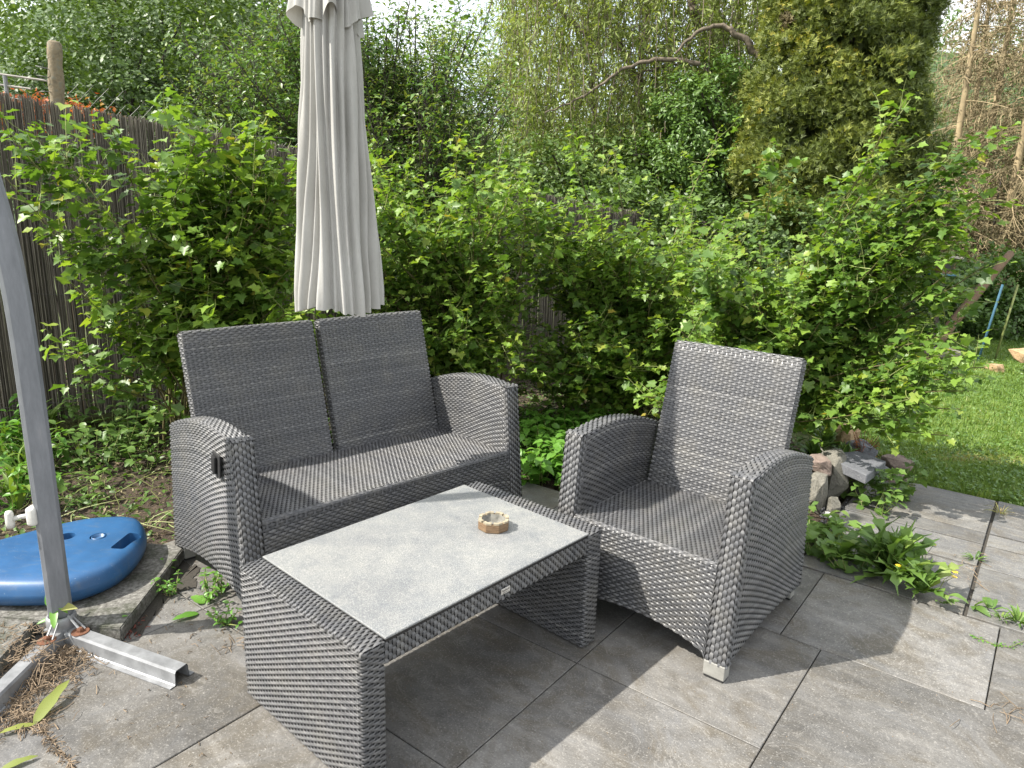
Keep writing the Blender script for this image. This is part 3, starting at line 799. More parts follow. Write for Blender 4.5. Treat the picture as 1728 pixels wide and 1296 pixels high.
def blue_weight():
    z0, H = .058, .105
    P = [at_z(x, y, z0 + H * .9)[:2] for x, y in ((250, 893), (236, 868), (150, 871), (60, 892), (-60, 925), (-150, 960), (-130, 985), (10, 990), (110, 988), (195, 958), (235, 925))]
    P = np.array(P); c = P.mean(0)
    f, L = path2([tuple(p) for p in P], .09, closed=True, k=6)
    n = 90; ring = f(np.arange(n) / n) - c
    # inward normals
    T = np.roll(ring, -1, 0) - np.roll(ring, 1, 0); T /= np.linalg.norm(T, axis=1)[:, None]; Nn = np.stack([-T[:, 1], T[:, 0]], -1)
    if (Nn * -ring).sum() < 0: Nn = -Nn
    prof = [(.045, 0), (.018, .012), (.003, .035), (0, .055), (.001, .058), (.004, .075), (.014, .092), (.030, .101), (.055, .105)]
    bm = bmesh.new(); rings = []
    for ins, z in prof:
        rings.append([bm.verts.new((*(ring[k] + Nn[k] * ins), z)) for k in range(n)])
    for a, b in zip(rings[:-1], rings[1:]):
        for k in range(n): bm.faces.new([a[k], a[(k + 1) % n], b[(k + 1) % n], b[k]])
    bm.faces.new(rings[0][::-1]); bm.faces.new(rings[-1])
    body = link('umbrella_weight', bm_mesh('umbrella_weight', bm, M['blue'], True), None, (c[0], c[1], z0))
    # recesses cut with real geometry
    hx = at_z(213, 912, z0 + H)[:2] - c; cap = at_z(166, 905, z0 + H)[:2] - c; h2 = at_z(112, 905, z0 + H)[:2] - c
    e1 = at_z(236, 893, z0 + H)[:2] - at_z(205, 918, z0 + H)[:2]; ang = math.atan2(e1[1], e1[0])
    cuts = []
    cuts.append((bevel_box('cut', (.135, .050, .13), M['blue'], .014, 4), (hx[0], hx[1], H - .02), ang))
    for p, r, dep in ((cap, .030, .012), (h2, .031, .05)):
        b2 = bmesh.new(); bmesh.ops.create_cone(b2, cap_ends=True, segments=32, radius1=r, radius2=r, depth=dep * 2)
        cuts.append((bm_mesh('cut', b2, M['blue']), (p[0], p[1], H), 0))
    tmp = []
    for me, loc, rz in cuts:
        o = link('cut', me, None, (loc[0] + c[0], loc[1] + c[1], loc[2] + z0), (0, 0, rz)); tmp.append(o)
        md = body.modifiers.new('b', 'BOOLEAN'); md.object = o; md.operation = 'DIFFERENCE'; md.solver = 'EXACT'
    dg = bpy.context.evaluated_depsgraph_get(); dg.update()
    ev = bpy.data.meshes.new_from_object(body.evaluated_get(dg)); body.modifiers.clear(); body.data = ev
    for o in tmp: bpy.data.objects.remove(o)
    if hasattr(ev, 'set_sharp_from_angle'): ev.set_sharp_from_angle(angle=math.radians(35))
    tag(body, 'blue plastic umbrella weight with grip hole, resting on the mossy concrete slab', 'umbrella weight')
    mb = MB(); mb.lathe([(0, -.008), (.020, -.008), (.0215, .001), (.0235, .001), (.0245, -.006), (.028, -.011)], 28)
    link('filler_cap', mb.mesh('filler_cap', M['blue'], True), body, (cap[0], cap[1], H + .000))
blue_weight()

umb = empty('cantilever_umbrella', (-1.455, 2.085, 0))
tag(umb, 'closed cream cantilever parasol hanging from a grey metal stand', 'parasol')
def loc(P): return np.asarray(P, float) - np.array([-1.455, 2.085, 0])
dirp = unit(np.array([.79, .615]))
# octagonal pole curving away above head height and arching over to the canopy
zz = [.075, .3, .6, .9, 1.1, 1.28, 1.42, 1.6, 1.85, 2.1, 2.35, 2.55, 2.68, 2.74, 2.72, 2.64]
dd = [0, 0, 0, .0, -.002, -.012, -.03, -.055, -.07, -.04, .06, .24, .5, .75, .93, 1.02]
t_ = np.linspace(0, 1, 60); zz = np.interp(t_, np.linspace(0, 1, len(zz)), zz); dd = np.interp(t_, np.linspace(0, 1, len(dd)), dd)
for _ in range(4):
    zz[1:-1] = (zz[:-2] + 2 * zz[1:-1] + zz[2:]) / 4; dd[1:-1] = (dd[:-2] + 2 * dd[1:-1] + dd[2:]) / 4
P = np.stack([dirp[0] * dd, dirp[1] * dd, zz], -1)
def oct_sweep(P, a, b, ch):
    prof = [(-a, -b + ch), (-a + ch, -b), (a - ch, -b), (a, -b + ch), (a, b - ch), (a - ch, b), (-a + ch, b), (-a, b - ch)]
    n = len(P); T = unit(np.gradient(P, axis=0)); side = np.array([-dirp[1], dirp[0], 0.]); mb = MB(); V = []
    for p, t in zip(P, T):
        nrm = np.cross(side, t)
        V += [p + side * x + nrm * y for x, y in prof]
    i = np.arange(n - 1)[:, None] * 8; j = np.arange(8)[None]; j2 = (j + 1) % 8
    mb.add(V, np.stack([i + j, i + j2, i + 8 + j2, i + 8 + j], -1).reshape(-1, 4)); mb.add(V[:8], [[0, 1, 2, 7], [2, 3, 6, 7], [3, 4, 5, 6]]); return mb
link('pole', oct_sweep(P, .024, .034, .010).mesh('pole', M['alu'], smooth=False), umb)
mb = MB(); mb.lathe([(.028, .02), (.044, .03), (.044, .085), (.040, .092), (.036, .092)], 20); link('collar', mb.mesh('collar', M['steel'], True), umb)
crank = None
hp = loc(at(68, 872, 2.05)); hp = np.array([-.026, -.026, hp[2]])
ob = link('crank_housing', bevel_box('crank_housing', (.030, .040, .062), M['white_plastic'], .010, 4, smooth=True), umb, hp)
mb = MB(); mb.tube([(0, 0, .0), (-.025, -.004, -.004), (-.048, -.012, -.009)], [.008, .007, .008], 10); mb.lathe([(0, -.030), (.010, -.028), (.013, -.015), (.012, .018), (.009, .026), (0, .028)], 14, c=(-.056, -.014, -.009))
link('crank_handle', mb.mesh('crank_handle', M['white_plastic'], True), ob, (-.010, 0, 0))
# steel cross feet: hat profile
prof = [(-.046, 0), (-.028, 0), (-.024, .003), (-.022, .040), (-.018, .045), (.018, .045), (.022, .040), (.024, .003), (.028, 0), (.046, 0), (.046, .0025), (.030, .0025), (.0265, .005), (.0245, .041), (.0195, .048), (-.0195, .048), (-.0245, .041), (-.0265, .005), (-.030, .0025), (-.046, .0025)]
for e in (at_z(306, 1128, .045), at_z(-95, 1262, .03), np.array([-1.95, 2.42, 0]) + 0, np.array([-1.22, 2.52, 0])):
    e = loc([e[0], e[1], 0]); d = unit(e[None])[0]
    if e[1] > .2: continue
    s_ = np.array([-d[1], d[0], 0]); 
    mb = MB(); mb.extrude(prof, d * .030 + [0, 0, .001], [e[0], e[1], .001], s_, (0, 0, 1))
    leg = link('stand_leg', mb.mesh('stand_leg', M['steel']), umb)
    m2 = MB(); m2.lathe([(0, .012), (.007, .012), (.011, .008), (.012, 0)], 6, c=(d[0] * .085, d[1] * .085, .052)); m2.lathe([(0, .002), (.026, .002), (.027, 0)], 20, c=(d[0] * .085, d[1] * .085, .050))
    link('bolt', m2.mesh('bolt', M['rust']), leg)
    m3 = MB(); m3.tube([d * .09 + [0, 0, .052], d * .034 + [0, 0, .095]], .004, 6); m3.tube([d * .085 + s_ * .018 + [0, 0, .052], d * .03 + s_ * .012 + [0, 0, .09]], .003, 6)
    link('brace', m3.mesh('brace', M['steel']), leg)
mb = MB(); mb.box((0, 0, .051), (.075, .075, .006)); link('flange', mb.mesh('flange', M['steel']), umb)

# closed canopy, pleated
uc = np.array([-.665, 2.70]); uo = loc([uc[0], uc[1], 0])
nseg, nz = 288, 70
th = np.arange(nseg) / nseg * 2 * PI
rngp = np.random.RandomState(3)
nf = 23; ctr = np.sort((np.arange(nf) + rngp.uniform(-.3, .3, nf)) / nf * 2 * PI); depth = rngp.uniform(.5, 1.0, nf)
def folds(a, z):
    v = np.zeros_like(a)
    for c_, d_ in zip(ctr, depth):
        q = (a - c_ - .10 * math.sin(c_ * 3 + z * 1.3) + PI) % (2 * PI) - PI
        v = v + d_ * np.exp(-(q / (.065 + .03 * d_)) ** 2)
    return v
V = []
for k in range(nz):
    s = k / (nz - 1); z = 1.045 + s * 1.16
    R = np.interp(s, [0, .05, .3, .6, .84, .9, 1], [.168, .166, .140, .118, .098, .098, .085])
    dp = np.interp(s, [0, .1, .7, .9, 1], [.060, .052, .036, .026, .02])
    r = R - dp * folds(th, s * 3) + .006 * np.sin(th * 5 + s * 6) + .0025 * np.sin(th * 23 + s * 11)
    zz = z + (.014 * np.sin(th * 3 + 1) + .012 * folds(th, 0) - .006) * max(0, 1 - s * 12)
    V.append(np.stack([uo[0] + r * np.cos(th), uo[1] + r * np.sin(th) , zz], -1))
V = np.array(V); idx = np.arange(nz * nseg).reshape(nz, nseg); j2 = np.roll(idx, -1, 1)
Q = np.stack([idx[:-1], j2[:-1], j2[1:], idx[1:]], -1).reshape(-1, 4)
canopy = link('canopy', mesh('canopy', V.reshape(-1, 3), [Q], M['cloth']), umb)
# short vent flounce flaring out over the top
V = []; nz2 = 26
for k in range(nz2):
    s = k / (nz2 - 1); z = 2.035 + s * .24
    R = np.interp(s, [0, .3, .75, 1], [.112, .104, .085, .055])
    a2 = th + .12 * np.sin(th * 4)
    r = R + (.022 * np.sin(a2 * 9 + .8) + .014 * np.sin(a2 * 5 + 2)) * (1 - s) ** .7 + .004 * np.sin(th * 31)
    zz = z + .024 * np.sin(th * 5 + 1.9) * (1 - s) + .012 * np.sin(th * 9) * (1 - s)
    V.append(np.stack([uo[0] + r * np.cos(th), uo[1] + r * np.sin(th), zz], -1))
V = np.array(V); idx = np.arange(nz2 * nseg).reshape(nz2, nseg); j2 = np.roll(idx, -1, 1)
Q = np.stack([idx[:-1], j2[:-1], j2[1:], idx[1:]], -1).reshape(-1, 4)
link('vent', mesh('vent', V.reshape(-1, 3), [Q], M['cloth']), canopy)
mb = MB(); mb.tube([(uo[0], uo[1], 1.2), (uo[0], uo[1], 2.66)], .018, 10); link('canopy_mast', mb.mesh('canopy_mast', M['alu'], True), umb)

# ------------------------------------------------------------------ reed fence
FA = np.array([-3.6, 3.56]); FD = np.array([.77, .64])
def fence_top(t): return 2.06 - .098 * t
fence = empty('reed_fence', (FA[0], FA[1], 0)); tag(fence, 'brown reed screen fence running behind the bushes', 'fence')
FN = np.array([-FD[1], FD[0]])
mats_parts = []
n = 1900; t = np.sort(rs.uniform(0, 9.2, n)); V = []; Q = []; tn = []
for k in range(n):
    c = FD * t[k] + FN * rs.normal(0, .006); r = rs.uniform(.0020, .0042); top_ = fence_top(t[k]) + rs.normal(0, .006) + (.02 if rs.rand() < .02 else 0)
    lean = rs.normal(0, .006); n0 = len(V)
    for z, o_ in ((-.05, 0), (top_ * .5, lean * .5 + rs.normal(0, .004)), (top_, lean)):
        for a in (0, 2.1, 4.2):
            V.append((c[0] + FD[0] * (o_ + r * math.cos(a)) + FN[0] * r * math.sin(a), c[1] + FD[1] * (o_ + r * math.cos(a)) + FN[1] * r * math.sin(a), z))
    for q in range(2):
        for a in range(3): Q.append((n0 + q * 3 + a, n0 + q * 3 + (a + 1) % 3, n0 + q * 3 + 3 + (a + 1) % 3, n0 + q * 3 + 3 + a))
    tn += [float(np.clip(rs.normal(.42, .22), 0, 1))] * 9
# second denser layer behind
o = link('reeds', mesh('reeds', V, [Q], M['reed'], tint=tn), fence); o['kind'] = 'stuff'
V = []; Q = []; tn = []
for k in range(640):
    tt = k * .0145 + rs.uniform(-.004, .004); c = FD * tt + FN * .016; r = .0068; top_ = fence_top(tt) - abs(rs.normal(0, .03)); n0 = len(V)
    for z in (-.05, top_):
        for a in (-r, r): V.append((c[0] + FD[0] * a, c[1] + FD[1] * a, z))
    Q.append((n0, n0 + 1, n0 + 3, n0 + 2)); tn += [float(np.clip(rs.normal(.22, .15), 0, 1))] * 4
o = link('rear_reeds', mesh('rear_reeds', V, [Q], M['reed'], tint=tn), fence); o['kind'] = 'stuff'
for zf in (.2, .55, .9, 1.25, 1.6, 1.85):
    mb = MB(); tt = np.linspace(0, 9.2, 120); mb.tube(np.stack([FD[0] * tt - FN[0] * .010, FD[1] * tt - FN[1] * .010, zf * (fence_top(tt) / 2.06) + .006 * np.sin(tt * 9)], -1), .0013, 4, False)
    link('binding_wire', mb.mesh('binding_wire', M['wire']), fence)
# mossy low kerb at its foot
mb = bmesh.new(); bmesh.ops.create_cube(mb, size=1); bmesh.ops.subdivide_edges(mb, edges=mb.edges, cuts=5); 
for v in mb.verts:
    v.co.x *= 1.5; v.co.y *= .10; v.co.z *= .16
    nn = noise.noise_vector(v.co * 9); v.co += nn * .02
M['moss'] = simple('moss', (.055, .06, .014), .95, nscale=70, var=.6, bump=1, bd=.02)
k_ = link('mossy_kerb', bm_mesh('mossy_kerb', mb, M['moss'], True), None, (FA[0] + FD[0] * 1.15 + .09, FA[1] + FD[1] * 1.15 - .12, .03), (0, 0, math.atan2(FD[1], FD[0])))
tag(k_, 'low moss-covered kerb at the foot of the reed fence', 'kerb')

# wire mesh fence with a stone-grey post behind the reeds
pb = at(90, 200, 4.62); pt = at(88, 68, 4.60)
post = empty('fence_post', (pb[0], pb[1], 0)); tag(post, 'round lichen-covered post standing above the reed fence', 'post')
mb = MB(); zz = np.r_[np.linspace(0, pt[2] - .012, 40), pt[2]]; pr = .041 + .003 * np.sin(zz * 31) + .002 * np.sin(zz * 77)
pr[-1] = .026; pr[-2] = .038
mb.tube(np.stack([(pt[0] - pb[0]) * (zz / pt[2]) ** 3 - .0, 0 * zz, zz], -1), pr, 12)
link('shaft', mb.mesh('shaft', M['post'], True), post)
for k, z in enumerate((1.62, 1.78, 1.95, 2.02, 2.11, 2.17)):
    mb = MB(); a = np.linspace(0, 2 * PI, 14); mb.tube(np.stack([.052 * np.cos(a) - .012 * (z / 2.3) ** 3, .052 * np.sin(a), z + .012 * np.sin(a + k)], -1), .0022, 4, False)
    link('wire_loop', mb.mesh('wire_loop', M['wire']), post)
wf = empty('wire_mesh_fence', (pb[0], pb[1] + .02, 0)); tag(wf, 'sagging chain-link wire mesh between the post and the hedge', 'wire fence')
mb = MB()
for k in range(46):
    for sgn in (1, -1):
        x0 = -.9 + k * .072; pts = []
        for q in range(15):
            zz_ = .9 + q * .085; xx = x0 + sgn * (zz_ - .9) * .8; lim = fence_top(1.6 + xx) + (.28 if xx < .03 else .28 * max(0, 1 - xx * .5)) - .02 * xx
            if zz_ > lim or abs(xx) > 2.2: continue
            pts.append((xx, .6 * max(xx, 0) * .9 + .005 * ((q + k) % 2), zz_ + .01 * math.sin(k)))
        if len(pts) > 2: mb.tube(pts, .0014, 3, False)
o = link('mesh_wires', mb.mesh('mesh_wires', M['wire']), wf); o['kind'] = 'stuff'
for dz in (0, .22):
    mb = MB(); tt = np.linspace(0, 1, 20)
    A = np.array([-1.2, 0, 2.02 - dz]); B = np.array([2.3, 1.25, 1.92 - dz])
    mb.tube(A + (B - A) * tt[:, None] - np.array([0, 0, .08]) * (np.sin(tt * PI))[:, None], .0022, 4, False)
    link('line_wire', mb.mesh('line_wire', M['wire']), wf)
# pale rail frame at far left
rl = at(16, 190, 5.4); rail = empty('rail_stand', (rl[0], rl[1], 0)); tag(rail, 'thin pale metal rail frame beyond the fence at far left', 'rail')
mb = MB(); mb.tube([(0, 0, 0), (0, 0, at(18, 128, 5.4)[2])], .014, 8); link('upright', mb.mesh('upright', M['steel']), rail)
for (a, b) in (((-8, 124), (106, 140)), ((-8, 142), (52, 150)), ((-8, 162), (55, 171))):
    mb = MB(); mb.tube([at(*a, 5.4) - np.array([rl[0], rl[1], 0]), at(*b, 5.4) - np.array([rl[0], rl[1], 0])], .008, 6); link('crossbar', mb.mesh('crossbar', M['grey_wood']), rail)


# ------------------------------------------------------------------ plants
def bez(a, b, c, d, n):
    t = np.linspace(0, 1, n)[:, None]
    return (1 - t) ** 3 * a + 3 * (1 - t) ** 2 * t * b + 3 * (1 - t) * t * t * c + t ** 3 * d

def clump(shoots, r, spacing, size, out_bias=.55):
    """leaves along shoots: list of polylines -> P,N,T,size arrays"""
    P, N, T, S, G = [], [], [], [], []
    for pl, g in shoots:
        seg = np.linalg.norm(np.diff(pl, axis=0), axis=1); d = np.r_[0, np.cumsum(seg)]
        n = max(2, int(d[-1] / spacing)); q = np.linspace(.12, 1, n) * d[-1]
        p = np.stack([np.interp(q, d, pl[:, k]) for k in range(3)], -1)
        ax = unit(np.gradient(p, axis=0)) if n > 1 else np.array([[0, 0, 1.]])
        rd = rnd_dirs(n, r); side = unit(rd - (rd * ax).sum(1, keepdims=True) * ax)
        t_ = unit(side * .9 + ax * out_bias + np.array([0, 0, -.12])); nn = unit(np.array([0, 0, 1.]) * 1.0 + SUN * .35 + r.normal(size=(n, 3)) * .5)
        s = size * r.uniform(.55, 1.15, n) * np.interp(q / d[-1], [0, .8, 1], [1, .95, .6])
        P.append(p + t_ * s[:, None] * .55); N.append(nn); T.append(t_); S.append(s); G.append(np.clip(g + r.normal(0, .14, n) + .22 * (q / d[-1] > .75), 0, .93))
    P, N, T, S, G = [np.concatenate(v) for v in (P, N, T, S, G)]
    G = np.where(r.rand(len(G)) < .012, r.uniform(.94, 1, len(G)), G)
    return P, N, T, S, G

def bush(name, label, cat, base, targets, r, size=.058, sides=10, slen=.28, spacing=.026, leafy=.35, mat='leaf', tpls=CUR, n_parts=300, group=None, rad=.007, extra=(), gbase=.42, up=.55, stemmat='cane', shoot_mat='green_cane', part='leaf'):
    root = empty(name, (base[0], base[1], base[2])); tag(root, label, cat, group); b = np.array(base)
    shoots = []; st = MB(); sh = MB()
    tg = [(np.array(t), False) for t in targets] + [(np.array(t), True) for t in extra]
    for tpos, long_ in tg:
        s0 = b + r.normal(0, .10, 3) * [1, 1, 0]
        h = tpos - s0; c1 = s0 + np.array([h[0] * .1, h[1] * .1, max(.15, h[2]) * up]) + r.normal(0, .07, 3); c2 = s0 + h * .62 + np.array([0, 0, .06 + .07 * abs(h[2])]) + r.normal(0, .06, 3)
        pl = bez(s0, c1, c2, tpos, 16)
        st.tube(pl - b, np.linspace(rad, rad * .28, 16), 4, False)
        g = np.clip(r.normal(gbase, .12), 0, .85)
        L = np.linalg.norm(np.diff(pl, axis=0), axis=1).sum()
        shoots.append((pl[int(16 * leafy) + 1:], g))
        ns = int(sides * (L / 1.5)) + 1
        for k in range(ns):
            q = r.uniform(leafy, .98) * 15; i0 = int(q); p = pl[i0] + (pl[min(15, i0 + 1)] - pl[i0]) * (q - i0)
            ax = unit(pl[min(15, i0 + 1)] - pl[max(0, i0 - 1)])
            d = unit(ax * .55 + r.normal(size=3) * .7 + np.array([0, 0, .28])); ln = slen * r.uniform(.45, 1.1) * (1.25 - .5 * q / 15)
            e = p + d * ln + np.array([0, 0, .12 * ln]); spl = bez(p, p + d * ln * .3, p + d * ln * .7 + r.normal(0, .02, 3), e, 6)
            sh.tube(spl - b, np.linspace(.0026, .0012, 6), 3, False)
            shoots.append((spl, np.clip(g + r.normal(.05, .08), 0, .85)))
    link('stems', st.mesh('stems', M[stemmat], True), root)['kind'] = 'stuff'
    link('shoots', sh.mesh('shoots', M[shoot_mat], True), root)['kind'] = 'stuff'
    P, N, T, S, G = clump(shoots, r, spacing, size)
    foliage(root, P, N, T, S, tpls, M[mat], G, n_parts, part=part)
    return root, len(P)

def region(r, n, px, py, dep, topline=None):
    """random world points that fill a stretch of hedge: px, py ranges of the photograph at a depth range"""
    out = []
    while len(out) < n:
        x = r.uniform(*px); y = r.uniform(*py)
        if topline is not None and y < np.interp(x, *topline): continue
        out.append(at(x, y, r.uniform(*dep)))
    return out
r = np.random.RandomState(11)
cnt = []
TOPL = ([0, 250, 290, 380, 440, 520, 640, 760, 860, 930, 1000, 1100, 1200, 1260, 1400, 1500, 1640], [320, 275, 225, 275, 230, 285, 265, 310, 265, 350, 330, 375, 375, 355, 375, 400, 340])
a = bush('currant_bush', 'loose leafy currant bush in front of the reed fence left of the parasol', 'bush', (-1.75, 3.95, -.02),
    region(r, 40, (235, 500), (225, 640), (3.35, 4.1), TOPL) + region(r, 16, (300, 520), (420, 700), (3.5, 3.9)) + region(r, 22, (390, 525), (235, 430), (3.5, 4.1)), r, sides=12, leafy=.38, size=.068, spacing=.030, gbase=.5,
    extra=[at(12, 225, 3.3), at(185, 205, 3.5), at(330, 230, 3.4), at(420, 230, 3.6), at(285, 190, 3.6), at(10, 300, 3.2), at(120, 480, 3.35), at(95, 590, 3.3), at(130, 640, 3.3), at(165, 330, 3.3), at(440, 205, 3.7), at(100, 250, 3.4), at(60, 360, 3.3), at(150, 540, 3.4), at(375, 215, 3.6), at(50, 215, 3.45), at(200, 420, 3.5), at(230, 560, 3.4)])
cnt.append(a[1])
a = bush('currant_bush', 'dense currant bush filling the gap right behind the two-seater and parasol', 'bush', (-.35, 4.75, 0),
    region(r, 112, (470, 900), (220, 640), (3.9, 4.8), TOPL) + region(r, 14, (690, 900), (560, 690), (4.0, 4.6)), r, sides=12, leafy=.34, extra=[at(620, 215, 4.3), at(850, 235, 4.4), at(770, 225, 4.5)], gbase=.52, size=.053)
cnt.append(a[1])
a = bush('currant_bush', 'tangled currant bush between the sofa and the armchair with tall top shoots', 'bush', (.85, 4.95, .02),
    region(r, 116, (850, 1260), (300, 640), (4.0, 4.9), TOPL) + region(r, 14, (900, 1150), (560, 690), (4.3, 4.7)) + region(r, 24, (860, 1120), (590, 700), (4.3, 4.8)), r, sides=12, leafy=.34, extra=[at(965, 245, 4.2), at(1035, 250, 4.3), at(1215, 215, 6)], gbase=.52, size=.053)
cnt.append(a[1])
a = bush('currant_bush', 'broad currant bush arching over the lawn behind the armchair', 'bush', (1.55, 4.35, .02),
    region(r, 84, (1140, 1560), (300, 620), (3.4, 4.3), ([1140, 1330, 1420, 1560], [400, 410, 450, 455])) + region(r, 22, (1330, 1600), (560, 700), (3.3, 3.9)) + region(r, 20, (1480, 1630), (400, 560), (3.4, 3.8)) + region(r, 8, (1050, 1150), (560, 690), (3.6, 4.0)), r, sides=12, leafy=.34, size=.056, slen=.23,
    extra=[at(1530, 165, 3.5), at(1500, 200, 3.5), at(1710, 205, 3.2), at(1640, 290, 3.4), at(1640, 330, 3.4), at(1305, 270, 3.9), at(1595, 270, 3.4), at(1640, 530, 3.4), at(1600, 735, 3.2), at(1645, 660, 3.2), at(1560, 715, 3.2), at(1500, 690, 3.2), at(1650, 480, 3.4), at(1560, 330, 3.4), at(1480, 340, 3.5), at(1610, 380, 3.35), at(1520, 240, 3.5), at(1660, 260, 3.3), at(1690, 230, 3.2), at(1670, 310, 3.3), at(1655, 350, 3.3), at(1640, 420, 3.3), at(1660, 450, 3.3), at(1630, 240, 3.3), at(1600, 320, 3.35), at(1580, 380, 3.35), at(1660, 620, 3.2), at(1620, 560, 3.3), at(1630, 640, 3.2), at(1560, 680, 3.2), at(1620, 690, 3.2), at(1540, 650, 3.3), at(1580, 600, 3.3), at(1440, 700, 3.3), at(1630, 600, 3.25), at(1590, 660, 3.2)], gbase=.42)
cnt.append(a[1])
print('bush leaves', cnt)

# plum-like shrub tree behind the fence
def upright(name, label, cat, base, n, px, py, dep, size, mat, tpls, spacing, slen, sides, r, extra=(), rad=.016, n_parts=0, gbase=.35, leafy=.3, topline=None, stemmat='bark', group=None):
    return bush(name, label, cat, base, region(r, n, px, py, dep, topline), r, size=size, sides=sides, slen=slen, spacing=spacing, leafy=leafy, mat=mat, tpls=tpls, n_parts=n_parts, extra=extra, rad=rad, gbase=gbase, up=.75, stemmat=stemmat, shoot_mat=stemmat, group=group)
PT = ([270, 330, 420, 480, 600, 640, 690, 720, 770, 820, 870], [130, 40, 20, -120, -60, 60, -10, 60, -20, 60, 150])
a = upright('plum_tree', 'bushy young fruit tree with dark upright stems behind the parasol', 'tree', (-1.1, 6.3, -.1), 130, (275, 870), (-120, 400), (5.6, 6.9), .068, 'apple', [O4, O4N], .036, .50, 19, r, n_parts=260, rad=.012, gbase=.55, topline=PT,
    extra=[at(700, -10, 6.2), at(830, 5, 6.3), at(770, 10, 6.3), at(690, 30, 6), at(845, 130, 6.3), at(640, 80, 6), at(300, 60, 6), at(280, 150, 6)])
print(a[1])

a = upright('plum_tree', 'second leafy fruit-tree thicket just right of the parasol above the currants', 'tree', (-.75, 5.7, -.05), 46, (610, 860), (90, 350), (5.3, 6.0), .068, 'apple', [O4, O4N], .036, .42, 14, r, n_parts=60, rad=.010, gbase=.62, topline=([600, 700, 800, 870], [130, 100, 90, 190]))

# crowns made of many small leaves spread over uneven lobes
def crown(lobes, n, r, size, shell=.55, freq=1.6, thr=-.12, flat=.0):
    P = []; Nn = []
    w = np.array([l[1][0] * l[1][1] + l[1][0] * l[1][2] for l in lobes]); w = w / w.sum()
    for (c, rad), k in zip(lobes, (w * n * 1.7).astype(int)):
        d = rnd_dirs(k, r); q = shell + (1 - shell) * r.rand(k) ** .6; q *= 1 + .16 * np.sin(d[:, 0] * 7 + c[0]) * np.cos(d[:, 2] * 6 + c[1]) + .1 * np.sin(d[:, 1] * 13 + d[:, 2] * 9)
        p = np.array(c) + d * q[:, None] * np.array(rad); P.append(p); Nn.append(d)
    P = np.vstack(P); Nn = np.vstack(Nn)
    f = freq; nz_ = np.sin(P[:, 0] * 3.1 * f + 1.7 * np.sin(P[:, 2] * 2.3 * f)) * np.cos(P[:, 1] * 2.7 * f + P[:, 2] * 1.9 * f) + .6 * np.sin(P[:, 2] * 5.3 * f + P[:, 0] * 4.1 * f)
    keep = nz_ + r.normal(0, .35, len(P)) > thr - .3
    P, Nn, nz_ = P[keep][:n], Nn[keep][:n], nz_[keep][:n]
    k = len(P); T = unit(Nn * .6 + r.normal(size=(k, 3)) * .8 + [0, 0, -.15]); N = unit(Nn * .5 + [0, 0, .7] + r.normal(size=(k, 3)) * .55)
    return P, N, T, size * r.uniform(.6, 1.3, k), nz_

def tree(name, label, cat, base, lobes, n, size, mat, tpl, r, tint=.45, trunk=.12, group=None, shell=.55, freq=1.6, thr=-.12, bark='bark', limbs=8):
    root = empty(name, (base[0], base[1], base[2])); tag(root, label, cat, group); b = np.array(base)
    mb = MB(); cs = np.array([l[0] for l in lobes]); top_ = cs[:, 2].max()
    mid = cs.mean(0); pl = bez(b, b + [0, 0, (mid[2] - b[2]) * .5], b + (mid - b) * .7, np.array([mid[0], mid[1], top_]), 14)
    mb.tube(pl - b, np.linspace(trunk, trunk * .25, 14), 8); link('trunk', mb.mesh('trunk', M[bark], True), root)
    mb = MB()
    for k in range(limbs):
        c, rad = lobes[k % len(lobes)]; i0 = r.randint(4, 11); e = np.array(c) + rnd_dirs(1, r)[0] * np.array(rad) * .8
        q = bez(pl[i0], pl[i0] + (e - pl[i0]) * .3 + [0, 0, .3], pl[i0] + (e - pl[i0]) * .7 + [0, 0, .2], e, 9); mb.tube(q - b, np.linspace(trunk * .35, .012, 9), 5, False)
    link('limbs', mb.mesh('limbs', M[bark], True), root)
    P, N, T, S, nz_ = crown(lobes, n, r, size, shell, freq, thr)
    tn = np.clip(tint + .14 * nz_ + r.normal(0, .13, len(P)), 0, .99)
    foliage(root, P, N, T, S, [tpl], M[mat], tn, 0, name='crown')
    return root
def L(px, py, Y, rx, ry, rz): return (tuple(at(px, py, Y)), (rx, ry, rz))
r = np.random.RandomState(5)
tree('hedge_tree', 'dense dark green hedge tree beyond the lichen-covered post', 'tree', (-5.4, 9.6, -.3), [L(190, 150, 9.6, 1.15, 1.0, .95), L(330, 120, 9.9, 1.0, 1, 1.1), L(60, 180, 10, 1.0, 1, .7), L(250, 230, 9.4, 1.3, 1, .8), L(120, 260, 9.5, 1.2, 1, .8), L(390, 250, 9.6, 1.2, 1, 1.0)], 36000, .068, 'hedge_leaf', D3, r, .16, shell=.72, freq=1.3)
tree('broadleaf_tree', 'bright green tree rising at the top left above the hedge', 'tree', (-7.2, 13.5, -.4), [L(130, 40, 13, 1.6, 1.5, 1.3), L(260, 30, 13.4, 1.8, 1.5, 1.6), L(420, 20, 13, 1.7, 1.5, 1.7), L(350, 150, 13.5, 2, 1.5, 1.5), L(480, 170, 13.5, 2, 1.5, 1.9), L(30, 120, 13, 1.4, 1.3, .9)], 34000, .10, 'hedge_leaf', D3, r, .62, shell=.6, freq=.9)
tree('broadleaf_tree', 'pale distant tree seen low between the fruit tree and the willow', 'tree', (.6, 22, -1), [L(840, 120, 22, 2.6, 2, 1.5), L(930, 90, 23, 2.4, 2, 1.8), L(880, 230, 22, 3, 2, 2), L(760, 200, 22, 3, 2, 2.2)], 18000, .16, 'willow', DI, r, .62, shell=.6, freq=.6)

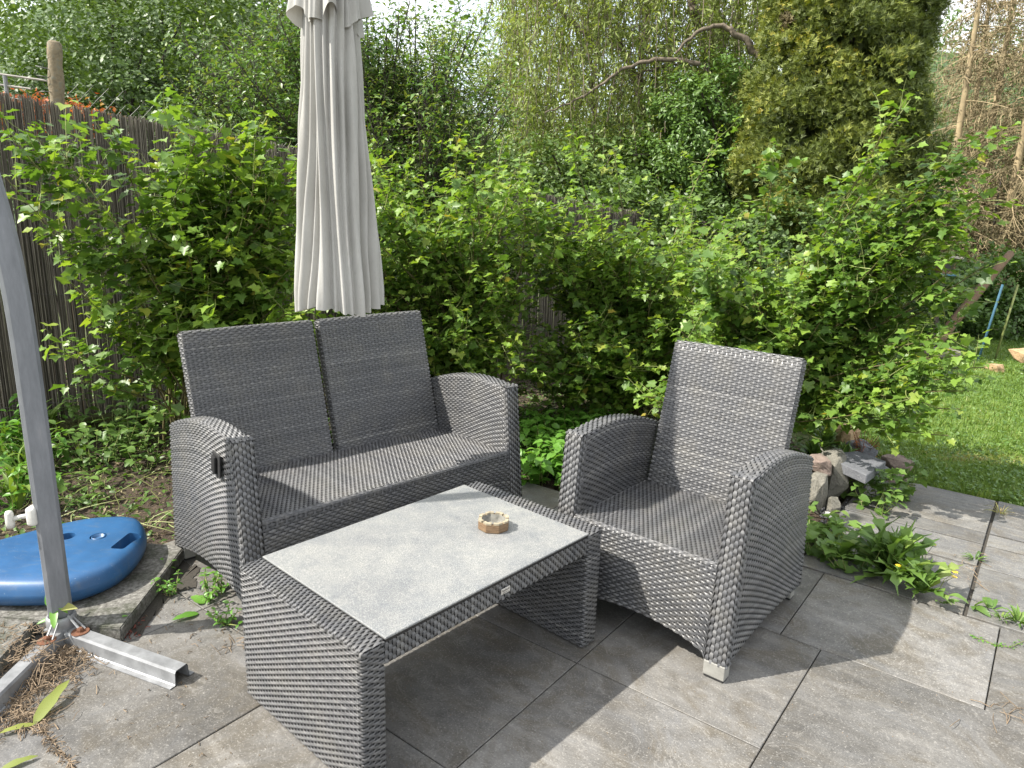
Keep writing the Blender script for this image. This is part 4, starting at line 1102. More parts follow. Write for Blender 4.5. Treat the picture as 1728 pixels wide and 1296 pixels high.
# willow: limbs and hanging twigs with narrow leaves
def willow():
    r = np.random.RandomState(21); base = (3.0, 11.2, -.3); b = np.array(base); root = empty('willow_tree', base)
    tag(root, 'large airy willow with bare arching limbs and hanging olive twigs', 'tree')
    mb = MB()
    limbs = []
    trunk = bez(b, b + [-.1, 0, 1.5], b + [.3, -.2, 3], np.array(at(1180, -80, 10.8)), 14); mb.tube(trunk - b, np.linspace(.2, .10, 14), 8)
    link('trunk', mb.mesh('trunk', M['bark_light'], True), root)
    mb = MB()
    def limb(pts, r0, r1, Y):
        p = np.array([at(x, y, Y + dy) for x, y, dy in pts]); t = np.linspace(0, 1, len(p)); q = np.linspace(0, 1, 26)
        pl = np.stack([np.interp(q, t, p[:, k]) for k in range(3)], -1)
        for _ in range(3): pl[1:-1] = (pl[:-2] + 2 * pl[1:-1] + pl[2:]) / 4
        pl[1:-1] += r.normal(0, .012, (24, 3)); mb.tube(pl - b, np.linspace(r0, r1, 26), 6, False); limbs.append(pl)
    limb([(1280, 95, 0), (1250, 60, 0), (1220, 42, 0), (1180, 50, 0), (1140, 90, 0)], .042, .016, 8.8)
    limb([(1180, 108, 0), (1100, 100, 0), (1060, 110, 0), (1010, 145, 0), (960, 175, 0), (920, 190, 0)], .030, .008, 8.9)
    limb([(1160, 105, 0), (1090, 120, 0), (1020, 130, 0), (960, 128, 0)], .018, .006, 9.8)
    limb([(1010, 90, 0), (980, 50, 0), (940, 10, 0), (920, -40, 0)], .04, .02, 10)
    limb([(1180, 40, 0), (1160, -10, 0), (1110, -50, 0)], .06, .04, 9.6)
    limb([(1080, 150, 0), (1085, 60, 0), (1100, -40, 0)], .05, .04, 10.2)
    limb([(1090, 250, 0), (1085, 180, 0), (1060, 100, 0), (1020, 20, 0)], .06, .03, 10.4)
    limb([(985, 290, 0), (1000, 200, 0), (1000, 100, 0), (960, 30, 0)], .05, .02, 10.8)
    link('limbs', mb.mesh('limbs', M['bark_light'], True), root)
    tw = MB(); P = []; T = []; N = []
    for k in range(2100):
        x = r.uniform(850, 1300); y = r.uniform(-220, 300) if r.rand() < .75 else r.uniform(-60, 380)
        ynear = np.interp(x, [850, 930, 1000, 1300], [-60, -200, -260, -260])
        if y < ynear: continue
        if 900 < x < 1010 and 60 < y < 130 and r.rand() < .45: continue
        Y = r.uniform(8.9, 12.2); s = at(x, y, Y); ln = r.uniform(.35, 1.1); dr = r.normal(0, .25, 2)
        q = np.linspace(0, 1, 9)[:, None]; pl = s + q * np.array([dr[0], dr[1], 0]) * ln + (q ** 1.4) * np.array([0, 0, -ln]) * .9 + np.sin(q * 3) * np.array([0, 0, .12])
        tw.tube(pl - b, .0045, 3, False)
        n = int(ln / .022); tq = r.uniform(0, 1, n); pp_ = np.stack([np.interp(tq, q[:, 0], pl[:, c]) for c in range(3)], -1) + r.normal(0, .035, (n, 3)); P.append(pp_)
        T.append(unit(r.normal(size=(n, 3)) * .55 + [0, 0, -.7])); N.append(unit(r.normal(size=(n, 3)) + [0, 0, .4]))
    link('twigs', tw.mesh('twigs', M['bark_light']), root)['kind'] = 'stuff'
    P, T, N = map(np.vstack, (P, T, N)); n = len(P); print('willow', n)
    foliage(root, P, N, T, .095 * r.uniform(.6, 1.3, n), [diamond(.12)], M['willow'], np.clip(r.normal(.5, .2, n), 0, 1), 0, name='crown')
willow()
r = np.random.RandomState(6)
tree('hazel_bush', 'leafy hazel bush under the willow beside the conifer', 'bush', (3.1, 9.4, -.1), [L(1180, 240, 8.9, .62, .6, .85), L(1120, 300, 8.9, .6, .5, .6), L(1240, 300, 8.8, .5, .5, .6), L(1210, 170, 9, .5, .5, .6), L(1140, 190, 9, .4, .4, .5)], 15000, .062, 'weed', O4, r, .50, trunk=.05, shell=.4, freq=2.2, thr=.15)

# big columnar conifer
def thuja():
    r = np.random.RandomState(8); cb = at(1394, 340, 8.4); base = (cb[0], cb[1], -.1); b = np.array(base); root = empty('conifer', base)
    tag(root, 'tall columnar yellow-green conifer with brown dead patches', 'tree')
    mb = MB(); mb.tube([(0, 0, 0), (0, 0, 6.5)], [.16, .04], 8); link('trunk', mb.mesh('trunk', M['bark'], True), root)
    Pm, Nm, Tm, Sm, Gm = [], [], [], [], []; br = []
    H = 7.2
    tri = (np.array([(-.05, 0, 0), (.05, 0, 0), (.13, .5, .02), (-.13, .5, .02), (0, 1.1, 0), (.48, .8, .07), (-.48, .8, .07)]), np.array([(0, 1, 4), (1, 5, 2), (0, 3, 6)]))
    for k in range(560):
        z = r.uniform(.15, H) if k % 3 else r.uniform(.8, 4.2); a = r.uniform(0, 2 * PI) if k % 4 == 0 else r.uniform(2.7, 6.1)
        R = np.interp(z, [0, .8, 1.8, 3.5, 5.5, 7.2], [.76, .90, .94, .78, .58, .1]) * (1 + .10 * math.sin(a * 3 + z * 2) + .06 * math.sin(z * 5 + a * 5))
        rad = R * r.uniform(.78, .98); c = np.array([rad * math.cos(a), rad * math.sin(a), z]); out_ = np.array([math.cos(a), math.sin(a), .5])
        n = 230; sz = r.uniform(.13, .26); d = rnd_dirs(n, r); d = unit(d + out_ * .65)
        q_ = r.uniform(.55, 1, (n, 1)); p = c + d * sz * q_ * [1, 1, .85] * (1 + .15 * np.sin(d[:, :1] * 9 + k))
        P_ = p; t_ = unit(d * .8 + out_ * .35 + [0, 0, .35] + r.normal(0, .3, (n, 3))); nn = unit(r.normal(size=(n, 3)) * .8 + d * .5)
        sun_tint = .36 + .34 * max(0, math.cos(a - 3.7)) * r.rand() + r.normal(0, .08)  # sunlight painted in: tint turns yellower towards the sunny left side
        # dead clumps
        px_, py_ = pix(b + c)
        dead = (a > 3.3 and a < 5.6) and ((abs(px_ - 1330) < 18 and -10 < py_ < 70) or (abs(px_ - 1445) < 7 and abs(py_ - 190) < 9)) or (a < 3 and r.rand() < .01)
        (br if dead else Pm).append(P_) if False else None
        if dead: br.append((P_, nn, t_, n))
        else: Pm.append(P_); Nm.append(nn); Tm.append(t_); Sm.append(r.uniform(.042, .072, n)); Gm.append(np.clip(sun_tint + .75 * (q_[:, 0] - .78) + r.normal(0, .10, n), 0, 1))  # yellowish tips plus painted crevice shade, darker towards each lump's middle
    P, N, T, S, G = np.vstack(Pm), np.vstack(Nm), np.vstack(Tm), np.concatenate(Sm), np.concatenate(Gm); print('thuja', len(P))
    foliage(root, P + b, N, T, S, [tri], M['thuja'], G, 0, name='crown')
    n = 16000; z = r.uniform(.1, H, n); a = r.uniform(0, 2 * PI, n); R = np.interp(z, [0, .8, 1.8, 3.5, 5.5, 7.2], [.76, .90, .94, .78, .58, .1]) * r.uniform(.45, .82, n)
    foliage(root, np.stack([R * np.cos(a), R * np.sin(a), z], -1) + b, unit(r.normal(size=(n, 3))), unit(r.normal(size=(n, 3))), r.uniform(.13, .22, n), [D3], M['thuja'], r.uniform(0, .3, n), 0, name='inner_sprays')  # inner column tinted dark to paint the shade deep in the crown
    P = np.vstack([x[0] for x in br]); N = np.vstack([x[1] for x in br]); T = np.vstack([x[2] for x in br]); n = len(P)
    foliage(root, P + b, N, T, r.uniform(.05, .09, n), [SP], M['brown'], r.uniform(.2, .9, n), 0, name='dead_sprays')
thuja()

# dead brown spruces on the right
def spruce(x, y, h, seed, label, green=.0):
    r = np.random.RandomState(seed); base = (x, y, -.3); b = np.array(base); root = empty('dead_spruce', base)
    tag(root, label, 'tree', 'dead brown spruces on the right')
    mb = MB(); ln = r.normal(0, .02, 2); zz = np.linspace(0, h, 12); mb.tube(np.stack([zz * ln[0], zz * ln[1], zz], -1), np.linspace(.075, .02, 12), 7); link('trunk', mb.mesh('trunk', M['dead'], True), root)
    tw = MB(); P, T = [], []
    for k in range(int(h * 17)):
        z = r.uniform(.8, h); a = r.uniform(0, 2 * PI); ln_ = np.interp(z, [0, 2, h], [1.1, 1.3, .2]) * r.uniform(.5, 1.1)
        q = np.linspace(0, 1, 8)[:, None]; d = np.array([math.cos(a), math.sin(a), 0]); pl = np.array([ln[0] * z, ln[1] * z, z]) + d * ln_ * q + np.array([0, 0, -.25 * ln_]) * q ** 1.5
        tw.tube(pl, np.linspace(.010, .004, 8), 3, False)
        for m_ in range(int(ln_ * 20)):
            p = pl[r.randint(1, 8)]; dd_ = unit(r.normal(size=3) * .5 + np.array([0, 0, -.85]) + d * .3); e = p + dd_ * r.uniform(.08, .38)
            tw.tube([p, (p + e) / 2 + r.normal(0, .015, 3), e], .0032, 3, False)
            n = 8; P.append(p + (e - p) * r.rand(n, 1) + r.normal(0, .02, (n, 3))); T.append(unit(dd_ + r.normal(size=(n, 3)) * .6))
    link('branches', tw.mesh('branches', M['dead']), root)['kind'] = 'stuff'
    P, T = np.vstack(P), np.vstack(T); n = len(P)
    foliage(root, P + b, unit(r.normal(size=(n, 3))), T, .05 * r.uniform(.6, 1.5, n), [diamond(.13)], M['brown'], np.clip(r.normal(.4, .2, n), 0, 1), 0, name='dead_needles')
    if green > 0:
        n = int(3000 * green); k = r.randint(0, len(P), n)
        foliage(root, P[k] + b + r.normal(0, .08, (n, 3)), unit(r.normal(size=(n, 3)) + [0, 0, .5]), unit(r.normal(size=(n, 3))), .07 * r.uniform(.6, 1.4, n), [O4], M['hedge_leaf'], np.clip(r.normal(.5, .2, n), 0, .95), 0, name='ivy')
for i_, (px, Y, h, gr, lb) in enumerate([(1575, 11.6, 6.5, .0, 'dead brown spruce standing right beside the conifer'), (1625, 12.4, 7.0, .15, 'dead spruce with pale trunk, second from the conifer'), (1672, 11.3, 6.6, .1, 'dead spruce with drooping brown twigs, third from the conifer'), (1722, 12.2, 7.2, .5, 'half-dead spruce with some green ivy at the right picture edge'), (1600, 14.5, 7.5, 0, 'farther dead spruce half hidden behind the front row'), (1690, 14.8, 7.6, .3, 'farthest dead spruce behind the row near the right edge'), (1780, 13, 7, .4, 'dead spruce just cut by the right picture edge')]):
    p = at(px, 500, Y); spruce(p[0], p[1], h, 40 + i_, lb, gr)
r = np.random.RandomState(66)
tree('undergrowth_bush', 'brown and green undergrowth bush below the dead spruces', 'bush', (7.3, 11.2, -.2), [L(1600, 420, 11, .9, .6, .45), L(1690, 380, 11.4, 1.2, .6, .6), L(1740, 300, 11.6, 1.0, .6, .9)], 12000, .07, 'brown', DI, r, .3, trunk=.03, shell=.3, freq=1.8)
tree('undergrowth_bush', 'dark green shrub at the right end of the lawn', 'bush', (6.4, 9.6, -.1), [L(1690, 470, 9.6, .8, .5, .45), L(1700, 540, 9.4, .9, .5, .4), L(1620, 540, 9.8, .6, .5, .4), L(1760, 500, 9.6, .8, .5, .5)], 13000, .06, 'weed', D3, r, .30, trunk=.03, shell=.3, freq=2)
tree('undergrowth_bush', 'olive bushy shrub behind the right end of the currant bushes', 'bush', (5.1, 9.3, -.1), [L(1560, 510, 9.2, .55, .5, .5), L(1590, 470, 9.3, .4, .4, .3), L(1510, 440, 9.0, .5, .4, .5)], 9000, .06, 'weed', D3, r, .2, trunk=.03, shell=.35, freq=2)
tree('undergrowth_bush', 'dark shrubbery under the conifer behind the currant bushes', 'bush', (3.9, 8.2, -.1), [L(1350, 420, 7.4, .9, .4, .6), L(1200, 420, 7.6, .9, .4, .6), L(1050, 400, 7.8, .9, .4, .7), L(1450, 480, 7.4, .7, .4, .6)], 14000, .06, 'hedge_leaf', D3, r, .3, trunk=.03, shell=.3, freq=2)
tree('undergrowth_bush', 'mixed green shrubs behind the reed fence under the willow', 'bush', (.8, 8.8, -.1), [L(900, 330, 8.6, .9, .5, .7), L(980, 330, 8.8, .8, .5, .8), L(1060, 300, 9.2, .7, .5, .8), L(820, 300, 8.6, .7, .5, .6)], 15000, .06, 'hedge_leaf', D3, r, .55, trunk=.03, shell=.3, freq=2)
tree('undergrowth_bush', 'dark shrubbery low behind the left part of the reed fence', 'bush', (-2.6, 7.8, -.1), [L(330, 270, 7.8, .9, .4, .6), L(480, 300, 8, 1.0, .4, .8), L(620, 290, 8, 1.0, .4, .7), L(200, 250, 7.8, .7, .4, .4)], 14000, .06, 'hedge_leaf', D3, r, .3, trunk=.03, shell=.3, freq=2)

# wooded hillside far behind
hv = []; 
gx = np.linspace(-70, 70, 60); gy = np.linspace(26, 90, 24); X, Y = np.meshgrid(gx, gy)
crest = 8.0 + 7.0 * np.exp(-((X + 22) / 14) ** 2) + 5 * np.exp(-((X - 28) / 16) ** 2) - 3.2 * np.exp(-((X + .5) / 6) ** 2)
Z = -1 + crest * np.clip((Y - 26) / 22, 0, 1) ** .8 + .8 * np.sin(X * .5) * np.cos(Y * .35)
i = np.arange(23)[:, None] * 60; j = np.arange(59)[None]
h_ = link('hillside', mesh('hillside', np.stack([X, Y, Z], -1).reshape(-1, 3), [np.stack([i + j, i + j + 1, i + 61 + j, i + 60 + j], -1).reshape(-1, 4)], M['hill'])); h_['kind'] = 'structure'
r = np.random.RandomState(9); n = 52000
x = r.uniform(-45, 50, n); q = r.rand(n); y = 27 + 26 * q; y += 0
cr_ = 8.0 + 7.0 * np.exp(-((x + 22) / 14) ** 2) + 5 * np.exp(-((x - 28) / 16) ** 2) - 3.2 * np.exp(-((x + .5) / 6) ** 2)
z = -1 + cr_ * np.clip((y - 26) / 22, 0, 1) ** .8
bump_ = np.abs(np.sin(x * .9 + 1.3 * np.sin(y * .6)) * np.cos(y * .8 + x * .3)); z = z + 3.0 * bump_ ** .6 * r.rand(n) ** .35
P = np.stack([x, y, z], -1)
o = foliage(None, P, unit(r.normal(size=(n, 3)) * .6 + [0, -.5, .6]), unit(r.normal(size=(n, 3))), .42 * r.uniform(.5, 1.3, n), [DI], M['hedge_leaf'], np.clip(.5 + .3 * np.sin(x * .7) * np.cos(y) + r.normal(0, .15, n), 0, .99), 0, name='distant_woodland')
tag(o, 'distant wooded hillside closing the view behind the garden', 'woodland')

# ------------------------------------------------------------------ lawn
def blades(n, xy, z, h, w, r, mat, name, tint=.45, lean=.5, bend=.4):
    a = r.uniform(0, 2 * PI, n); d = np.stack([np.cos(a), np.sin(a), 0 * a], -1); sd = np.stack([-np.sin(a), np.cos(a), 0 * a], -1)
    b = np.column_stack([xy, z]); hh = h * r.uniform(.5, 1.35, n); ln = lean * r.uniform(.1, 1, n)
    m1 = b + d * (hh * ln * .4)[:, None] + np.outer(hh * .6, [0, 0, 1]); t_ = b + d * (hh * ln * 1.2)[:, None] + np.outer(hh * (1 - bend * ln), [0, 0, 1])
    W_ = (w * r.uniform(.6, 1.3, n))[:, None] * sd
    V = np.stack([b - W_ * 1.2, b + W_ * 1.2, t_], 1).reshape(-1, 3); o_ = (np.arange(n) * 3)[:, None]
    tn = np.repeat(np.clip(tint + r.normal(0, .16, n), 0, 1), 3)
    return link(name, mesh(name, V, [o_ + [0, 1, 2]], mat, tint=tn))
r = np.random.RandomState(31)
n = 330000; dd_ = 3.4 + 6.2 * r.rand(n) ** 1.25; ax_ = r.uniform(.28, .98, n); x = dd_ * ax_; y = dd_
uv_u = x * GU[0] + y * GU[1]; uv_v = x * GV[0] + y * GV[1]
edge = 4.44 + .02 * np.sin(x * 9) + .015 * np.sin(x * 23)
stone_line = np.interp(y, [3.4, 3.9, 4.4, 4.9, 6, 8], [2.3, 2.42, 2.35, 1.95, 1.7, 2.2])
ok = (uv_v > edge) & (x > stone_line)
x, y = x[ok], y[ok]
patch_ = .5 + .5 * np.sin(x * 2.1 + 1.1 * np.sin(y * 1.7)) * np.cos(y * 1.9 + x * .7); fine_ = np.sin(x * 17 + 3 * np.sin(y * 11)) * np.cos(y * 19 + x * 5)
dry = np.exp(-(((x - 2.95) / .35) ** 2 + ((y - 4.35) / .16) ** 2)) + .7 * np.exp(-(((x - 3.7) / .5) ** 2 + ((y - 4.3) / .12) ** 2)) + .5 * np.exp(-(((x - 4.2) / .8) ** 2 + ((y - 7.1) / .25) ** 2))
lawn = blades(len(x), np.stack([x, y], -1), -.045 + 0 * x, .040 * (1 + .5 * patch_ + .3 * fine_) * (1 - .35 * np.clip(dry, 0, 1)), .0022 + .0005 * y, r, M['grass'], 'lawn_grass', .36 + .22 * patch_ + .10 * fine_ + .5 * dry, 1.1, .5)
tag(lawn, 'short green lawn with dry patches right of the paving', 'grass', kind='stuff'); print('lawn', len(x))
# clover and small weeds in the lawn
k = r.randint(0, len(x), 16000)
o = foliage(None, np.stack([x[k], y[k], .0 + .02 * r.rand(len(k))], -1), unit(r.normal(size=(len(k), 3)) * .35 + [0, 0, 1]), unit(r.normal(size=(len(k), 3)) * [1, 1, .1]), .022 * r.uniform(.6, 1.5, len(k)), [D3], M['weed'], np.clip(r.normal(.5, .15, len(k)), 0, .95), 0, name='clover')
tag(o, 'low clover and small broad leaves mixed into the lawn', 'clover', kind='stuff')

# ------------------------------------------------------------------ stones
def rock(name, x0, y0, x1, y1, Y, mat, label, seed, depth=.16, flat=1., cat='stone', rz=.0, zmin=None):
    """angular stone filling a box of the photograph at distance Y"""
    a = at(x0, y1, Y); b = at(x1, y0, Y); w = b[0] - a[0]; h = max(.02, b[2] - a[2]); z0 = a[2] if zmin is None else zmin
    if zmin is not None: h = b[2] - zmin
    r = random.Random(seed); bm = bmesh.new()
    for k in range(34):
        p = Vector((r.uniform(-1, 1), r.uniform(-1, 1), r.uniform(-1, 1))); mx = max(abs(c) for c in p); p = p / mx * r.uniform(.88, 1.0)
        p = Vector((p.x * w / 2, p.y * depth / 2, p.z * h / 2)); bm.verts.new(p)
    res = bmesh.ops.convex_hull(bm, input=bm.verts)
    bmesh.ops.delete(bm, geom=[g for g in res['geom_interior'] if isinstance(g, bmesh.types.BMVert)], context='VERTS')
    bmesh.ops.bevel(bm, geom=list(bm.edges), offset=min(w, h) * .035, segments=1, affect='EDGES')
    bmesh.ops.triangulate(bm, faces=bm.faces); bmesh.ops.subdivide_edges(bm, edges=[e for e in bm.edges if e.calc_length() > .02], cuts=2)
    for v in bm.verts: v.co += noise.noise_vector(v.co * 28 + Vector((seed, 0, 0))) * .007 + noise.noise_vector(v.co * 80) * .0025
    o = link(name, bm_mesh(name, bm, M[mat]), None, ((a[0] + b[0]) / 2, Y + depth * .3, z0 + h / 2), (0, 0, rz))
    return tag(o, label, cat)
rock('granite_block', 1388, 770, 1446, 866, 3.50, 'granite', 'rough grey granite block behind the armchair, under the flat slate slab', 1, .20, zmin=-.05)
rock('granite_block', 1362, 800, 1400, 866, 3.40, 'granite', 'smaller pale granite block just left of the tall rough one', 2, .14, zmin=-.05)
rock('brown_stone', 1366, 775, 1408, 802, 3.44, 'brownstone', 'dark brown stone lying on top of the small granite block', 3, .14)
rock('granite_block', 1436, 800, 1462, 850, 3.62, 'granite', 'narrow granite stone right of the tall block, half hidden by a climbing weed', 4, .14, zmin=-.05)
rock('slate_rock', 1440, 752, 1480, 785, 4.15, 'slate_rock', 'dark slate boulder behind the flat slab', 5, .22, zmin=-.04)
rock('brown_stone', 1500, 779, 1545, 812, 3.98, 'brownstone', 'reddish-brown edging stone where the paving meets the lawn', 6, .20, zmin=-.05)
rock('brown_stone', 1492, 800, 1534, 822, 3.80, 'brownstone', 'low brown stone at the corner of the slate paving', 7, .12, zmin=-.05)
rock('slate_rock', 1460, 786, 1506, 815, 3.88, 'slate_rock', 'dark stone supporting the right end of the flat slate slab', 17, .18, zmin=-.05)
rock('sandstone_block', 1414, 722, 1456, 768, 4.45, 'sandstone', 'orange sandstone block standing in the bed beside the lawn', 8, .16, zmin=-.04)
rock('sandstone_block', 1354, 690, 1372, 712, 5.0, 'sandstone', 'small tan stone seen between chair back and bush', 9, .12)
rock('flat_stone', 1352, 708, 1394, 720, 4.75, 'granite', 'thin flat grey stone in the grass behind the armchair', 10, .2)
rock('granite_block', 1396, 842, 1421, 872, 3.36, 'granite', 'small dark-stained stone at the foot of the tall granite block', 11, .10, zmin=-.03)
rock('field_stone', 1540, 574, 1574, 600, 7.6, 'brownstone', 'brownish boulder at the back edge of the lawn near the grey pole', 12, .3)
rock('field_stone', 1720, 594, 1760, 612, 7.0, 'sandstone', 'pale tan boulder at the right picture edge behind the lawn', 13, .3)
rock('field_stone', 1674, 616, 1698, 630, 7.1, 'sandstone', 'small tan stone on the far lawn edge left of the tan boulder', 14, .2)
rock('field_stone', 1575, 590, 1620, 606, 7.5, 'granite', 'low grey stone on the far edge of the lawn', 15, .25)
# flat slate slab
pts = [at_z(1404, 766, .185), at_z(1446, 762, .185), at_z(1495, 781, .185), at_z(1462, 806, .185), at_z(1408, 782, .185)]
c = sum(p[:2] for p in pts) / 5; bm = bmesh.new()
t1 = [bm.verts.new((p[0] - c[0], p[1] - c[1], .026 + .004 * k)) for k, p in enumerate(pts)]; t2 = [bm.verts.new((p[0] - c[0], p[1] - c[1], -.012)) for p in pts]
bm.faces.new(t1); bm.faces.new(t2[::-1])
for k in range(5): bm.faces.new([t1[k], t2[k], t2[(k + 1) % 5], t1[(k + 1) % 5]])
bmesh.ops.bevel(bm, geom=list(bm.edges), offset=.004, segments=1, affect='EDGES')
tag(link('slate_slab', bm_mesh('slate_slab', bm, M['slate_rock']), None, (c[0], c[1], .16)), 'flat dark slate slab capping the stones beside the armchair', 'stone slab')
# gravel in the corner
mb = MB()
for k in range(420):
    p = at_z(random.uniform(1385, 1475), random.uniform(842, 895), 0.0); q = rs.normal(size=(6, 3)) * .007
    if (p[:2] @ GV) > 3.0 and (p[:2] @ GU) > -.66: continue
    mb.add(np.array([[1, 0, 0], [-1, 0, 0], [0, 1, 0], [0, -1, 0], [0, 0, 1], [0, 0, -1]]) * rs.uniform(.005, .010, (6, 1)) + [p[0], p[1], -.012 + rs.uniform(-.01, .01)], (), [[0, 2, 4], [2, 1, 4], [1, 3, 4], [3, 0, 4], [2, 0, 5], [1, 2, 5], [3, 1, 5], [0, 3, 5]])
tag(link('gravel', mb.mesh('gravel', M['gravel'])), 'dark gravel in the corner between stones and paving', 'gravel', kind='stuff')

# ------------------------------------------------------------------ things at the far end of the lawn
def pole(name, a, b, Y, rad, mat, label, cat='pole'):
    A = at(*a, Y); B = at(*b, Y); root = link(name, None) if False else None
    t = (0 - B[2]) / (A[2] - B[2] + 1e-9); foot = B + (A - B) * t * 1.0; foot[2] = -.05
    mb = MB(); mb.tube([(0, 0, 0), (A - foot) * .5, A - foot], rad, 8)
    o = link(name, mb.mesh(name, M[mat], True), None, foot); return tag(o, label, cat)
pole('metal_pole', (1512, 450), (1493, 592), 7.5, .022, 'steel', 'grey metal pole behind the arching currant bush')
pole('wooden_post', (1449, 540), (1447, 612), 6.6, .045, 'post', 'pale wooden post under the arching currant bush', 'post')
pole('fence_stake', (1692, 480), (1651, 604), 7.6, .012, 'blue_paint', 'thin blue-green leaning stake at the right end of the lawn', 'stake')
pole('fence_stake', (1718, 480), (1684, 588), 7.8, .011, 'green_cane', 'thin green stake right of the blue-green one', 'stake')
A = at(1712, 420, 8.2); B = at(1576, 585, 7.8)
mb = MB(); q = np.linspace(0, 1, 12)[:, None]; mb.tube((A - B) * q * .95 + np.sin(q * 3) * [.02, 0, .05], np.linspace(.06, .04, 12), 8)
tag(link('leaning_trunk', mb.mesh('leaning_trunk', M['roof'], True), None, B), 'brown leaning tree trunk at the back right of the garden', 'trunk')
bb = at(1596, 445, 7.6); bh = empty('bird_house', bb); tag(bh, 'small wooden bird house with a blue ledge among the shrubs', 'bird house')
link('body', bevel_box('body', (.13, .14, .16), M['roof'], .004, 1, (0, 0, -.02)), bh)
link('opening_shade', bevel_box('opening_shade', (.09, .004, .09), M['black'], .001, 1, (0, -.073, -.02)), bh)  # black panel standing in for the shade inside the entrance
link('roof', bevel_box('roof', (.21, .22, .025), M['grey_wood'], .004, 1, (0, 0, .075)), bh, None, (0, .12, 0))
link('ledge', bevel_box('ledge', (.26, .20, .018), M['blue_paint'], .003, 1, (-.03, -.02, -.11)), bh)
link('support', bevel_box('support', (.035, .035, bb[2]), M['bark'], .003, 1, (0, .0, -.12 - bb[2] / 2)), bh)

# ------------------------------------------------------------------ small plants
def lance(teeth=0., arc=.5, w=.13, seed=0, n=9):
    rr = random.Random(seed); V, T = [], []
    for k in range(n):
        q = k / (n - 1); hw = w * (math.sin(PI * min(1, q ** .75 * .98 + .02)) ** .8) + .015; hw *= (1 - teeth * (k % 2)) * rr.uniform(.85, 1.15)
        if k == n - 1: hw = .004
        z = arc * math.sin(q * PI * .62) * .8 - arc * .35 * q * q
        V += [(-hw, q + (-.04 if k % 2 else .03) * (teeth > 0), z + hw * .35), (0, q, z), (hw, q + (-.04 if k % 2 else .03) * (teeth > 0), z + hw * .35)]
        if k: b = (k - 1) * 3; T += [(b, b + 1, b + 4), (b, b + 4, b + 3), (b + 1, b + 2, b + 5), (b + 1, b + 5, b + 4)]
    return np.array(V), np.array(T)
def rosette(name, label, cat, c, n, length, teeth, mat, r, arc=.45, upright=(.15, 1.0), tint=.5, parts=True, w=.13, sector=None):
    root = empty(name, c); tag(root, label, cat)
    tp = [lance(teeth, arc * a, w, i) for i, a in enumerate((.5, .9, 1.3))]
    a = r.uniform(0, 2 * PI, n) if sector is None else r.uniform(*sector, n); e = r.uniform(*upright, n)
    T = np.stack([np.cos(a) * np.cos(e), np.sin(a) * np.cos(e), np.sin(e)], -1); N = np.stack([-np.cos(a) * np.sin(e), -np.sin(a) * np.sin(e), np.cos(e)], -1) + r.normal(0, .2, (n, 3))
    P = np.array(c) + np.stack([np.cos(a), np.sin(a), 0 * a], -1) * .012 + [0, 0, .004]; S = length * r.uniform(.55, 1.1, n)
    foliage(root, P, N, T, S, tp, M[mat], np.clip(r.normal(tint, .18, n), 0, .95), n - len(tp) if parts else 0, kind=None if parts else 'stuff', name='leaves' if not parts else 'inner_leaves')
    return root
r = np.random.RandomState(77)
dc = at_z(1505, 975, 0)
rosette('dandelion', 'large toothed dandelion-like rosette growing from the paving joint right of the armchair', 'weed', (dc[0], dc[1], 0), 66, .24, .62, 'weed', r, .5, (.1, 1.2), .55, w=.125)
dc2 = at_z(1555, 1000, 0)
rosette('dandelion', 'smaller toothed rosette right beside the large one', 'weed', (dc2[0], dc2[1], 0), 40, .17, .6, 'weed', r, .4, (.1, .9), .6, w=.13)
dc3 = at_z(1415, 945, 0)
rosette('broad_leaf_weed', 'broad-leaved weed between the armchair and the toothed rosette', 'weed', (dc3[0], dc3[1], 0), 26, .14, .25, 'weed', r, .4, (.1, .9), .5, w=.17)

def stemplant(name, label, cat, c, nst, h, leaf, mat, r, tpl=None, spread=.12, spacing=.028, tint=.45, group=None, nparts=0, pair=True, centers=None):
    root = empty(name, c); tag(root, label, cat, group); b = np.array(c, float); mb = MB(); P, N, T, S, G = [], [], [], [], []
    for k in range(nst):
        a = r.uniform(0, 2 * PI); q = r.uniform(0, 1) ** .5 * spread; s = (b if centers is None else np.array(centers[k % len(centers)], float)) + [q * math.cos(a), q * math.sin(a), 0]; hh = h * r.uniform(.45, 1.1)
        e = s + [math.cos(a) * hh * .35 + r.normal(0, .02), math.sin(a) * hh * .35 + r.normal(0, .02), hh]; pl = bez(s, s + [0, 0, hh * .4], e - [0, 0, hh * .3], e, 8)
        mb.tube(pl - b, np.linspace(.0028, .0012, 8), 3, False)
        n = max(2, int(hh / spacing)); g = r.normal(tint, .12)
        for i_ in range(n):
            p = pl[min(7, int((.2 + .8 * i_ / (n - 1)) * 7.99))]; a0 = i_ * 1.57 + k
            for s_ in ((0, PI) if pair else (0,)):
                aa = a0 + s_ + r.normal(0, .25); t_ = np.array([math.cos(aa), math.sin(aa), r.uniform(-.15, .35)])
                P.append(p); T.append(t_); N.append(np.array([0, 0, 1.]) + r.normal(0, .25, 3)); S.append(leaf * r.uniform(.6, 1.15) * (.55 + .45 * math.sin(PI * (.2 + .7 * i_ / n)))); G.append(g + .18 * (i_ == n - 1) + r.normal(0, .07))
    link('stems', mb.mesh('stems', M['green_cane'], True), root)['kind'] = 'stuff'
    foliage(root, np.array(P), np.array(N), np.array(T), np.array(S), [tpl or ovate(.30, .22)], M[mat], np.clip(G, 0, .95), nparts)
    return root
G0 = lambda px, py, z=-.02: tuple(at_z(px, py, z)[:2]) + (z,)
